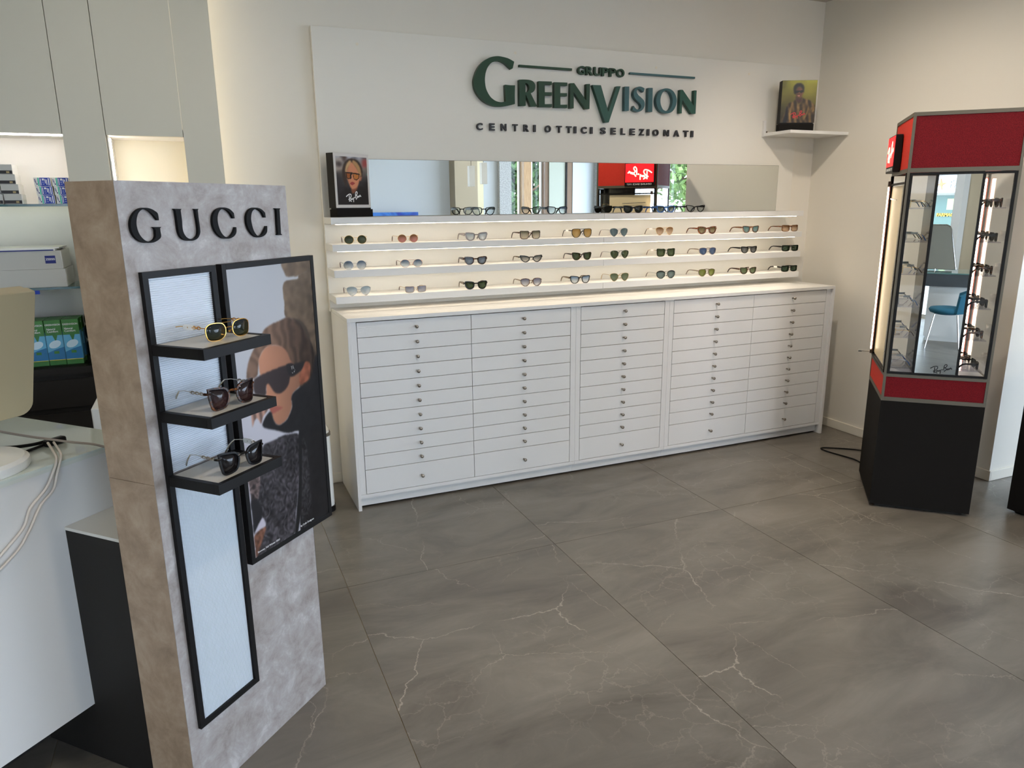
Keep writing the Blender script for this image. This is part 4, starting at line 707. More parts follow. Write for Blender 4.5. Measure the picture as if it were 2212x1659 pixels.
def display_stand():
    t = thing('display_stand', 'tall stone-look display stand with black letters, shelves and a fashion poster', 'display stand', (SO[0], SO[1], 0), SA)
    bx('front_panel', stone_m, t, 0.0, SW, 0.0, 0.0014, 0.0, 1.657); bx('front_core', gap_m, t, 0.0185, SW-0.0185, 0.0016, 0.018, 0.0, 1.638)
    bx('left_panel', shaded_stone_m, t, 0.0, 0.018, 0.0015, 0.157, 0.9405, 1.657); bx('left_panel', shaded_stone_m, t, 0.0, 0.018, 0.0015, 0.157, 0.0, 0.9395)
    bx('right_panel', shaded_stone_m, t, SW-0.018, SW, 0.0015, 0.157, 0.0, 1.657); bx('top_panel', shaded_stone_m, t, 0.0182, SW-0.0182, 0.0015, 0.157, 1.639, 1.657)
    bx('back_panel', blackp_m, t, 0.0182, SW-0.0182, 0.139, 0.157, 0.0, 1.6385)
    for k in BRAND_GLYPHS:
        loops = [[(a+SW, b) for a, b in smooth_loop(L)] for L in BRAND_GLYPHS[k]]
        link('letter', stand_up(loops_mesh('letter', loops, 0.008, 0.0), -0.0046), mat('letter_black', (24,24,25), 0.6, spec=0.1), t)
    # ribbed light panel with black frame
    fx0, fx1, fz0, fz1, b = 0.032, 0.256, 0.227, 1.453, 0.0155
    fr = MB().box(fx0, fx0+b, -0.012, -0.0005, fz0, fz1).box(fx1-b, fx1, -0.012, -0.0005, fz0, fz1).box(fx0+b, fx1-b, -0.012, -0.0005, fz1-b, fz1).box(fx0+b, fx1-b, -0.012, -0.0005, fz0, fz0+b)
    obj('panel_frame', fr, black_m, t)
    rib = mat('ribbed_white', (206,212,220), 0.4)
    def ribs(z0, z1, vert, nm):
        mb = MB(); y0, y1, ys = -0.0045, -0.0025, -0.0006
        if vert:
            nn = 46; w = (fx1-fx0-2*b)/nn; pr = []
            for i in range(nn): x = fx0+b+i*w; pr += [(x, y1), (x+w*.25, y0), (x+w*.7, y0), (x+w*.95, y1)]
            pr = [(a, c) for a, c in pr]; m = len(pr); mb.add([(a, c, z0) for a, c in pr]+[(a, c, z1) for a, c in pr], [(i, i+1, m+i+1, m+i) for i in range(m-1)])
        else:
            nn = int((z1-z0)/0.0052); h = (z1-z0)/nn; pr = []
            for i in range(nn): z = z0+i*h; pr += [(z, y1), (z+h*.25, y0), (z+h*.7, y0), (z+h*.95, y1)]
            m = len(pr); mb.add([(fx0+b, c, a) for a, c in pr]+[(fx1-b, c, a) for a, c in pr], [(i, m+i, m+i+1, i+1) for i in range(m-1)])
        return obj(nm, mb, rib, t)
    ribs(0.9545, fz1-b, False, 'ribbed_panel'); ribs(fz0+b, 0.9295, True, 'ribbed_panel')
    top_m = mat('shelf_sand', (196,190,178), 0.35)
    for z in (1.283, 1.119, 0.954):
        sx0, sx1, dp = fx0+0.0005, fx1-0.0005, 0.172
        s = MB().box(sx0, sx1, -dp, -dp+0.014, z-0.026, z).box(sx0, sx0+0.014, -dp+0.014, -0.0125, z-0.026, z).box(sx1-0.014, sx1, -dp+0.014, -0.0125, z-0.026, z).box(sx0+0.014, sx1-0.014, -0.022, -0.0125, z-0.026, z-0.003).box(sx0+0.014, sx1-0.014, -dp+0.014, -0.022, z-0.026, z-0.012)
        sh = obj('shelf', s, black_m, t, bevel=0.0006); bx('shelf_inlay', top_m, sh, sx0+0.0145, sx1-0.0145, -dp+0.0145, -0.0125, z-0.0115, z-0.0015)
    # poster
    px0, px1, pz0, pz1 = SW-0.297, SW+0.077, 0.600, 1.454
    f = MB().box(px0, px0+0.015, -0.020, -0.0008, pz0, pz1).box(px1-0.015, px1, -0.020, -0.0008, pz0, pz1).box(px0+0.015, px1-0.015, -0.020, -0.0008, pz0, pz0+0.015).box(px0+0.015, px1-0.015, -0.020, -0.0008, pz1-0.015, pz1)
    pf = obj('poster_frame', f, black_m, t, bevel=0.0006); bx('poster_back', black_m, pf, px0+0.016, px1-0.016, -0.0165, -0.001, pz0+0.016, pz1-0.016)
    fashion_poster().build('poster_print', px0+0.015, px1-0.015, pz0+0.015, pz1-0.015, -0.0185, pf, 0.28)
    for s, a, b2, z in (('Runway, Fall Winter 2021', 0.07, 0.32, 0.623), ('by Colin Dodgson', 0.58, 0.75, 0.623)):
        me = fit(text_mesh(s, 1, 0.02, 0.0), px0+a*(px1-px0), px0+b2*(px1-px0), z, z+0.0075); link('caption', squash(stand_up(me, 0), 0.0004, -0.0192), ink_white, pf)
    # second poster on the right flank
    bx('side_poster_frame', mat('side_frame_blue_black', (46,48,58), 0.4), t, SW+0.0005, SW+0.016, 0.012, 0.148, 0.188, 1.43, 0.0006)
    # glasses on the three shelves
    goldm = mat('gold_metal', (232,178,96), 0.22, metal=1.0); palegold = mat('pale_gold_metal', (206,196,178), 0.25, metal=1.0)
    def G(cx, cy, z, yaw, lab, **k): glasses(lab, sp(cx, cy, z-0.0013), SA+yaw, group='sunglasses on the branded stand', **k)
    G(0.176, -0.114, 1.283, -0.06, 'gold-rimmed sunglasses with black-green lenses on the upper stand shelf', shape='pilot', Wd=.142, Ht=.044, frame=goldm, lens=Lnight, rim=.0016, th=.002, wire=True, double=True, chain=goldm, tip=goldm, tag_on=-1)
    G(0.142, -0.138, 1.119, -0.10, 'large dark tortoiseshell sunglasses with chain temples on the middle stand shelf', shape='butterfly', Wd=.144, Ht=.060, frame=tort_f, lens=Ldkb, rim=.0048, th=.002, gap=.014, chain=palegold, temple=palegold, tip=palegold)
    G(0.145, -0.146, 0.954, -0.10, 'large black sunglasses with chain temples on the lowest stand shelf', shape='butterfly', Wd=.144, Ht=.060, frame=black_f, lens=Ldk, rim=.0048, th=.002, gap=.014, chain=palegold, temple=palegold, tip=palegold, tag_on=1)
display_stand()
# ------------------------------------------------------------------ red eyewear tower
TA = math.atan2(-0.320, 0.347); TO = (2.765, -1.556); TW, TD = 0.472, 0.523
def tp(x, y, z): c, s = math.cos(TA), math.sin(TA); return (TO[0]+x*c-y*s, TO[1]+x*s+y*c, z)
def tower():
    t = thing('display_tower', 'tall red and black eyewear tower with a mirror door and lit sides', 'display tower', (TO[0], TO[1], 0), TA)
    bx('base', blackp_m, t, 0.001, TW-0.001, 0.001, TD-0.001, 0.016, 0.592, 0.001); bx('foot', gap_m, t, 0.03, TW-0.03, 0.03, TD-0.03, 0.0005, 0.0155)
    # corner posts and rails
    pw = 0.012
    for x in (0.0, TW-pw):
        for y in (0.0, TD-pw): bx('post', bronze_m, t, x, x+pw, y, y+pw, 0.593, 2.008)
    def rail(z0, z1):
        a = 0.0001
        bx('rail', bronze_m, t, pw+a, TW-pw-a, 0.0, pw, z0, z1); bx('rail', bronze_m, t, pw+a, TW-pw-a, TD-pw, TD, z0, z1)
        bx('rail', bronze_m, t, 0.0, pw, pw+a, TD-pw-a, z0, z1); bx('rail', bronze_m, t, TW-pw, TW, pw+a, TD-pw-a, z0, z1)
    rail(0.593, 0.613); rail(0.721, 0.737); rail(1.733, 1.753); rail(1.991, 2.008)
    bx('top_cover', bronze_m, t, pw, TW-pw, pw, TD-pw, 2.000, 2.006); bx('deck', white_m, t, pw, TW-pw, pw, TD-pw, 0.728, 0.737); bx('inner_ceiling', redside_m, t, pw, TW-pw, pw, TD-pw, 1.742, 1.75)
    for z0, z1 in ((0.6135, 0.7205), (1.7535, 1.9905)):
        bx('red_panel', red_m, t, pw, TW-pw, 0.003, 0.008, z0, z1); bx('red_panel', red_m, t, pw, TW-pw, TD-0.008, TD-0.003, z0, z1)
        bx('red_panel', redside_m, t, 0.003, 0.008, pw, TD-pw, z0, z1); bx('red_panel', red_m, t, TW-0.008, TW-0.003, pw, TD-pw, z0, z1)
    # front door: glass, mirror, glass in a black frame
    z0, z1 = 0.739, 1.731
    fr = MB().box(0.0125, 0.0245, -0.004, 0.010, z0, z1).box(TW-0.0245, TW-0.0125, -0.004, 0.010, z0, z1).box(0.0245, TW-0.0245, -0.004, 0.010, z0, z0+0.010).box(0.0245, TW-0.0245, -0.004, 0.010, z1-0.010, z1)
    fr.box(0.126, 0.137, -0.005, 0.010, z0+0.01, z1-0.01).box(0.320, 0.331, -0.005, 0.010, z0+0.01, z1-0.01)
    d = obj('door_frame', fr, black_m, t)
    bx('door_glass', glass_m, d, 0.025, 0.1255, 0.002, 0.005, z0+0.0102, z1-0.0102); bx('door_glass', glass_m, d, 0.3315, TW-0.025, 0.002, 0.005, z0+0.0102, z1-0.0102)
    bx('door_mirror', mirror_m, d, 0.1372, 0.3198, 0.0, 0.0015, z0+0.0102, z1-0.0102); bx('mirror_back', gap_m, d, 0.1372, 0.3198, 0.0016, 0.008, z0+0.0102, z1-0.0102)
    obj('script_lettering', ribbon(SCRIPT['strokes'], SCRIPT['dot'], 0.0965, 0.2067, 0.7515, 0.0042, -0.0008), ink_black, d)
    # side facing the back wall: glass strip and mirror in a black frame
    fr = MB().box(-0.004, 0.010, 0.0125, 0.0245, z0, z1).box(-0.004, 0.010, TD-0.0245, TD-0.0125, z0, z1).box(-0.004, 0.010, 0.0245, TD-0.0245, z0, z0+0.01).box(-0.004, 0.010, 0.0245, TD-0.0245, z1-0.05, z1-0.04)
    d2 = obj('door_frame', fr, black_m, t); bx('door_glass', glass_m, d2, 0.002, 0.005, 0.025, 0.1145, z0+0.0102, z1-0.0505)
    bx('side_board', mat('side_board_cream', (228,210,172), 0.4), d2, 0.0052, 0.0065, 0.115, TD-0.035, z0+0.02, z1-0.055); bx('mirror_back', gap_m, d2, 0.0066, 0.010, 0.115, TD-0.035, z0+0.02, z1-0.055)
    obj('door_handle', MB().tube([(-0.003, 0.23, 1.606), (-0.003, 0.43, 1.612)], 0.003, 8), chrome_m, d2)
    hb = mat('hinge_brown', (70,56,48), 0.4)
    tb = bx('light_bar', mat('light_bar_red', (112,52,44), 0.5), t, -0.010, -0.0045, TD-0.050, TD-0.034, 0.774, 1.678)
    bx('led_tube', ledw_m, tb, -0.016, -0.0102, TD-0.048, TD-0.036, 0.778, 1.674); bx('end_block', hb, tb, -0.018, -0.004, TD-0.052, TD-0.032, 1.6785, 1.705)
    bx('side_glass', glass_m, t, TW-0.008, TW-0.005, 0.013, TD-0.013, 0.738, 1.732); bx('side_glass', glass_m, t, 0.013, TW-0.013, TD-0.008, TD-0.005, 0.738, 1.732)
    # glossy core and led tubes
    bx('core', mat('core_gloss', (26,24,23), 0.12), t, 0.140, 0.330, 0.02, 0.300, 0.7375, 1.7415)
    for x, y in ((TW-0.030, TD-0.030),):
        r = bx('led_rail', mat('led_rail_red', (150,60,48), 0.5), t, x-0.004, x+0.016, y+0.004, y+0.008, 0.76, 1.715)
        bx('led_tube', ledw_m, r, x, x+0.010, y-0.003, y+0.0038, 0.765, 1.71)
    sh = []
    for z in (1.566, 1.405, 1.245, 1.083, 0.926, 0.770):
        bx('acrylic_shelf', acryl_m, t, 0.020, 0.132, 0.022, 0.43, z-0.005, z); bx('acrylic_shelf', acryl_m, t, 0.340, TW-0.034, 0.022, 0.43, z-0.005, z)
    # illuminated sign on the side facing the back wall
    sg = bx('light_sign', black_m, t, -0.034, -0.0005, 0.252, 0.505, 1.745, 1.932, 0.003)
    bx('sign_face', mat('sign_red_lit', (196,20,26), 0.35, emit=1.1, emit_rgb=(214,16,24)), sg, -0.0355, -0.0342, 0.259, 0.498, 1.777, 1.926)
    cream = mat('sign_cream_lit', (250,236,200), 0.4, emit=1.0, emit_rgb=(250,232,190))
    mb = ribbon(SCRIPT['strokes'], SCRIPT['dot'], 0.205, 0, 0, 0.0095, 0)
    mb.v = [(-0.0362+0*q[1]-(0.0004 if q[1] > 0 else 0), 0.278+0.205-q[0], 1.796+q[2]*1.0) for q in mb.v]   # reads from the wall side
    obj('script_lettering', mb, cream, sg)
    me = fit(text_mesh('GENUINE SINCE 1937', 1, 0.02, 0.01), 0, 0.21, 0, 0.014); co = np.array([v.co[:] for v in me.vertices]); out = np.empty_like(co)
    out[:,0] = -0.0346-np.where(co[:,2] > 0, 0.0004, 0.0); out[:,1] = 0.273+0.21-co[:,0]; out[:,2] = 1.754+co[:,1]; me.vertices.foreach_set('co', out.ravel()); me.update()
    link('sign_text', me, ink_white, sg)
    # lock pin sticking out at the lower left
    pin = bx('hinge_block', hb, t, -0.018, -0.0045, TD-0.052, TD-0.032, 0.752, 0.7735)
    obj('lock_pin', MB().tube([(-0.018, TD-0.043, 0.762), (-0.060, TD-0.043, 0.762)], 0.0035, 8).tube([(-0.060, TD-0.043, 0.762), (-0.078, TD-0.043, 0.762)], 0.007, 8), chrome_m, pin)
    obj('rear_knob', MB().lathe([(0.001,0.0),(0.012,0.0),(0.012,0.012),(0.001,0.013)], (TW, 0.30, 0.36), 12, 'x'), black_m, t)
    # glasses on the acrylic shelves
    gl = []
    tg = 'glasses inside the red display tower'
    protos = {}
    def proto(k, **kw):
        g = glasses('x', (0,0,-50), 0, group=tg, tag_on=-1 if k[0] == 'l' else None, **kw); protos[k] = [g, False]
    proto('l0', shape='rect', Wd=.132, Ht=.040, frame=gold_f, lens=clear_l, rim=.0012, th=.002, wire=True, tip=tipb, name='eyeglasses', scale_t=.62)
    proto('l1', shape='round', Wd=.128, Ht=.044, frame=silver_f, lens=clear_l, rim=.0012, th=.002, wire=True, tip=navy_f, name='eyeglasses', scale_t=.62)
    proto('r0', shape='wayfarer', Wd=.136, Ht=.045, frame=tort_f, lens=Ldk, rim=.005, th=.012, scale_t=.62)
    proto('r1', shape='rect', Wd=.136, Ht=.042, frame=black_f, lens=Ldkb, rim=.005, th=.013, scale_t=.62)
    lev = ['top','second','third','fourth','fifth','lowest']
    for i, z in enumerate((1.566, 1.405, 1.245, 1.083, 0.926, 0.770)):
        for side in 'lr':
            for j, yy in enumerate((0.105, 0.275)):
                k = side+str((i+j) % 2); p = protos[k]
                x, rz = (0.032, TA-math.pi/2) if side == 'l' else (TW-0.045, TA+math.pi/2)
                lab = '%s glasses, %s %s acrylic shelf of the red tower, %s pair' % ('thin-rimmed clear' if side == 'l' else ('tortoiseshell' if k == 'r0' else 'black-rimmed'), lev[i], 'left' if side == 'l' else 'right', 'nearer' if j == 0 else 'farther')
                if not p[1]:
                    p[1] = True; g = p[0]; g.location = tp(x, yy, z+0.0002); g.rotation_euler = (0,0,rz); g['label'] = lab
                else: dup(p[0], tp(x, yy, z+0.0002), rz, lab, tg)
tower()
def pedestal():
    t = thing('display_pedestal', 'matt black display pedestal cut off by the right photo edge', 'pedestal', (3.370, -2.371, 0))
    bx('body', blackp_m, t, 0.0, 0.47, 0.0, 0.47, 0.014, 1.12, 0.001); bx('foot', gap_m, t, 0.03, 0.44, 0.03, 0.44, 0.0005, 0.0135); bx('top_plate', white_m, t, -0.002, 0.472, -0.002, 0.472, 1.1205, 1.138, 0.001)
pedestal()
def cord():
    pts = [(3.56,-1.08),(3.53,-0.98),(3.44,-0.86),(3.34,-0.78),(3.27,-0.74),(3.245,-0.77),(3.25,-0.84),(3.27,-0.93),(3.28,-1.00),(3.26,-1.08)]
    fine = []
    for i in range(len(pts)-1):
        p0, p1, p2, p3 = pts[max(i-1,0)], pts[i], pts[i+1], pts[min(i+2,len(pts)-1)]
        for k in range(5):
            s = k/5; fine.append(tuple(0.5*((2*p1[j])+(-p0[j]+p2[j])*s+(2*p0[j]-5*p1[j]+4*p2[j]-p3[j])*s*s+(-p0[j]+3*p1[j]-3*p2[j]+p3[j])*s**3) for j in (0,1)))
    fine.append(pts[-1])
    o = obj('power_cord', MB().tube([(a, b, 0.0055) for a, b in fine], 0.0048, 8), black_m, smooth=True); tag(o, 'black power cord looped on the floor beside the tower', 'cord')
cord()

# ------------------------------------------------------------------ counter at the left
def counter():
    t = thing('reception_counter', 'white reception counter with a glass top behind the display stand', 'counter', (SO[0], SO[1], 0), SA)
    x0, x1, y0, y1 = -1.9, 0.285, 0.402, 1.30
    bx('front_panel', white_m, t, x0, x1, y0, y0+0.02, 0.190, 0.918); bx('end_panel', white_m, t, x1-0.02, x1, y0+0.0202, y1, 0.190, 0.918)
    bx('carcass', white_m, t, x0, x1-0.0202, y0+0.0202, y1, 0.190, 0.917); bx('recessed_plinth', gap_m, t, x0, x1-0.06, y0+0.24, y1-0.04, 0.0005, 0.1895)
    bx('top_board', mat('counter_top_white', (214,216,206), 0.3), t, x0, x1+0.004, y0-0.004, y1, 0.9185, 0.928)
    bx('glass_top', mat('back_painted_glass', (214,222,212), 0.04, spec=0.6, coat=0.6), t, x0, x1+0.004, y0-0.006, y1, 0.9285, 0.9365)
    b = thing('low_cabinet', 'black low cabinet with a white top wedged behind the display stand', 'cabinet', (SO[0], SO[1], 0), SA)
    bx('body', dark_m, b, 0.028, 0.545, 0.1585, 0.4015, 0.002, 0.742, 0.0006); bx('top', mat('cabinet_top_white', (216,214,206), 0.35), b, 0.026, 0.547, 0.1585, 0.4015, 0.7425, 0.7515, 0.0006)
    bx('rear_body', dark_m, b, 0.028, 0.20, 0.4016, 0.635, 0.002, 0.185)
    # monitor seen from behind
    m = thing('monitor', 'cream-coloured monitor seen from behind on the counter', 'monitor', sp(-0.13, 0.56, 0.9370), SA)
    th = math.radians(15.5); c, s = math.cos(th), math.sin(th)
    def tilt(mb): mb.v = [(x, (y*c-(z-0.12)*s), 0.12+(y*s+(z-0.12)*c)) for x, y, z in mb.v]; return mb
    def panel(y0, y1, zb, zt, w, r):
        pts = []
        for cx, cz, a0 in ((w-r, zt-0.006, 0), (-(w-r), zt-0.006, 90), (-(w-r), zb+r, 180), (w-r, zb+r, 270)):
            rr = r if cz < 0.3 else 0.006; 
            for k in range(7): a = math.radians(a0+k*15); pts.append(((cx if cz < 0.3 else math.copysign(w-0.006, cx))+rr*math.cos(a), y0, cz+rr*math.sin(a)))
        return MB().prism(pts, (0, y1-y0, 0))
    obj('back_shell', tilt(panel(-0.030, 0.0, 0.12, 0.475, 0.21, 0.035)), cream_m, m, bevel=0.003); obj('front_shell', tilt(panel(0.003, 0.020, 0.12, 0.472, 0.208, 0.035)), cream_m, m); obj('screen', tilt(MB().box(-0.19, 0.19, 0.0205, 0.022, 0.15, 0.455)), black_m, m)
    obj('neck', MB().tube([(0, -0.01, 0.03), (0, -0.01, 0.20)], 0.022, 12), whitep_m, m, smooth='auto')
    obj('foot_disc', MB().lathe([(0.001,0.0),(0.128,0.0),(0.132,0.008),(0.130,0.022),(0.12,0.030),(0.001,0.034)], (0.03, -0.025, 0), 36), whitep_m, m, smooth='auto')
    # cables
    def cable(name, lab, pts, r, mt, children=()):
        fine = []
        for i in range(len(pts)-1):
            p0, p1, p2, p3 = pts[max(i-1,0)], pts[i], pts[i+1], pts[min(i+2,len(pts)-1)]
            for k in range(6):
                q = k/6; fine.append(tuple(0.5*((2*p1[j])+(-p0[j]+p2[j])*q+(2*p0[j]-5*p1[j]+4*p2[j]-p3[j])*q*q+(-p0[j]+3*p1[j]-3*p2[j]+p3[j])*q**3) for j in (0,1,2)))
        fine.append(pts[-1]); o = obj(name, MB().tube([sp(*p) for p in fine], r, 8), mt, smooth=True); tag(o, lab, 'cable'); return o
    greyc = mat('grey_cable', (142,130,118), 0.5); whitec = mat('white_cable', (214,204,192), 0.45)
    cable('cable', 'grey cable running over the counter towards the display stand', [(-0.16,0.80,1.10),(-0.02,0.72,1.03),(0.06,0.60,0.985),(0.13,0.48,0.955),(0.16,0.40,0.945),(0.22,0.36,0.90),(0.26,0.30,0.845)], 0.0035, greyc)
    cable('cable', 'black cable sagging across the counter top, upper of two', [(-0.14,0.66,1.05),(-0.06,0.64,0.985),(0.02,0.60,0.957),(0.09,0.58,0.946),(0.14,0.58,0.944)], 0.0050, black_m)
    cable('cable', 'black cable sagging across the counter top, lower of two', [(-0.13,0.62,1.03),(-0.06,0.585,0.955),(0.01,0.55,0.943),(0.07,0.548,0.943),(0.13,0.56,0.944)], 0.0042, black_m)
    yb = obj('cable_label', MB().box(-0.012,0.012,-0.0065,0.0065,-0.0065,0.0065), mat('yellow_tape', (232,206,40), 0.5)); yb.location = sp(-0.055,0.6375,0.982); yb.rotation_euler = (0, 0.6, SA); tag(yb, 'yellow tape flag on the upper black cable', 'tape')
    cl = obj('cable_clip', MB().box(-0.03,0.03,-0.012,0.012,0,0.020), black_m, bevel=0.006); cl.location = sp(0.135,0.545,0.9372); cl.rotation_euler = (0,0,SA); tag(cl, 'black cable clip on the counter top gathering the cables', 'clip')
    cable('cable', 'white cable hanging down the counter front, nearer of two', [(0.105,0.53,0.953),(0.065,0.45,0.948),(0.035,0.398,0.945),(0.012,0.384,0.92),(-0.015,0.386,0.88),(-0.06,0.388,0.845),(-0.085,0.390,0.80),(-0.13,0.392,0.765),(-0.20,0.393,0.72),(-0.30,0.394,0.67)], 0.0036, whitec)
    cable('cable', 'white cable hanging down the counter front, farther of two', [(0.115,0.52,0.953),(0.075,0.44,0.948),(0.045,0.396,0.945),(0.02,0.384,0.91),(0.004,0.386,0.87),(-0.035,0.388,0.84),(-0.07,0.389,0.79),(-0.11,0.391,0.745),(-0.19,0.392,0.70),(-0.30,0.393,0.64)], 0.0032, whitec)
counter()
def bin_():
    t = thing('waste_bin', 'slim white bin with a black foot half hidden behind the poster', 'bin', (0.012, -0.33, 0))
    def rr(w, d, r, z0, z1):
        pts = []
        for cx, cy, a0 in ((w-r,d-r,0),(-(w-r),d-r,90),(-(w-r),-(d-r),180),(w-r,-(d-r),270)):
            for k in range(6): a = math.radians(a0+k*18); pts.append((cx+r*math.cos(a), cy+r*math.sin(a), z0))
        return MB().prism(pts, (0,0,z1-z0))
    obj('foot', rr(0.108, 0.108, 0.05, 0.0005, 0.03), black_m, t); obj('body', rr(0.104, 0.104, 0.05, 0.0305, 0.425), whitep_m, t, smooth='auto'); obj('rim', rr(0.107, 0.107, 0.05, 0.4255, 0.44), mat('bin_rim_brown', (96,88,76), 0.4), t); obj('liner', rr(0.10, 0.10, 0.048, 0.4405, 0.452), whitep_m, t)
bin_()

# ------------------------------------------------------------------ tall cupboards with lit niches at the left back
UY = -0.40
def wall_unit():
    grey = mat('cupboard_front', (206,200,182), 0.5); inner = mat('niche_cream', (236,228,206), 0.5); innerw = mat('niche_white', (232,228,222), 0.5)
    t = thing('tall_cupboard', 'tall pale cupboard with a small lit niche, nearest the sign wall', 'cupboard', (-0.6, UY, 0))
    t2 = thing('shelf_cupboard', 'tall pale cupboard with glass shelves and black drawers, left of the small niche', 'cupboard', (-0.6, UY, 0))
    def B(n, m, a, b, y0, y1, z0, z1, par=t, bev=0.0): return bx(n, m, par, a+0.6, b+0.6, y0-UY, y1-UY, z0, z1, bev)
    g = 0.0012
    B('pilaster', grey, -0.437+g, -0.278, UY, UY+0.05, 0.0005, CEIL-0.02, bev=0.0008)
    B('upper_door', grey, -0.747+g, -0.437-g, UY, UY+0.03, 1.911, CEIL-0.02, bev=0.0008)
    B('pilaster', grey, -0.912+g, -0.747-g, UY, UY+0.05, 0.0005, CEIL-0.02, t2, bev=0.0008)
    B('upper_door', grey, -2.3, -0.912-g, UY, UY+0.03, 1.912, CEIL-0.02, t2, bev=0.0008)
    B('carcass', gap_m, -0.7458, -0.46, UY+0.0505, -0.06, 1.945, CEIL-0.03); B('carcass', gap_m, -2.3, -0.913, UY+0.0305, -0.06, 1.945, CEIL-0.03, t2)
    # small niche: back, cheeks, soffit
    B('niche_back', inner, -0.7458, -0.415, -0.12, -0.10, 0.0005, 1.944); B('niche_cheek', innerw, -0.7458, -0.742, UY+0.0305, -0.1205, 0.0005, 1.9105); B('niche_cheek', inner, -0.432, -0.4145, UY+0.0505, -0.1205, 0.0005, 1.944)
    B('niche_soffit', innerw, -0.7458, -0.4325, UY+0.0305, -0.1205, 1.914, 1.944); B('niche_shelf', innerw, -0.7415, -0.4325, UY+0.051, -0.1205, 0.90, 0.92)
    B('led_strip', ledc_m, -0.7418, -0.7370, UY+0.085, UY+0.098, 0.95, 1.905)
    # shelf bay: back, soffit, right cheek, led
    B('niche_back', innerw, -2.3, -0.88, -0.10, -0.08, 0.0005, 1.944, t2); B('niche_cheek', innerw, -0.905, -0.885, UY+0.0505, -0.1005, 0.92, 1.944, t2); B('niche_soffit', innerw, -2.3, -0.9055, UY+0.0305, -0.1005, 1.914, 1.944, t2)
    B('led_strip', ledc_m, -2.2, -0.9065, UY+0.050, UY+0.064, 1.9075, 1.9135, t2)
    for z in (1.622, 1.262):
        s = B('glass_shelf', shelfglass_m, -2.3, -0.9055, UY+0.02, -0.1005, z-0.010, z, t2); B('glass_edge', edge_m, -2.3, -0.9055, UY+0.0185, UY+0.0199, z-0.010, z, par=s)
    # worktop and dark drawers
    B('glass_worktop', shelfglass_m, -2.3, -0.9055, UY+0.005, -0.1005, 0.900, 0.910, t2); B('worktop_board', dark_m, -2.3, -0.9055, UY+0.006, -0.1005, 0.868, 0.8995, t2); B('drawer_carcass', gap_m, -2.3, -0.9055, UY+0.03, -0.1005, 0.0005, 0.8675, t2)
    z = 0.842
    for k in range(5):
        B('drawer', dark_m, -2.3, -0.906, UY+0.008, UY+0.0298, z-0.130, z, t2, bev=0.0006); z -= 0.156
    # light strip behind the right edge washing the back wall
    B('led_strip', mat('led_wash', (255,250,240), 0.5, emit=5.0, emit_rgb=(255,240,206)), -0.3445, -0.337, -0.115, -0.100, 0.2, CEIL-0.1)
    B('rear_upright', white_m, -0.414, -0.345, UY+0.0506, -0.1205, 0.0005, CEIL-0.1)
wall_unit()
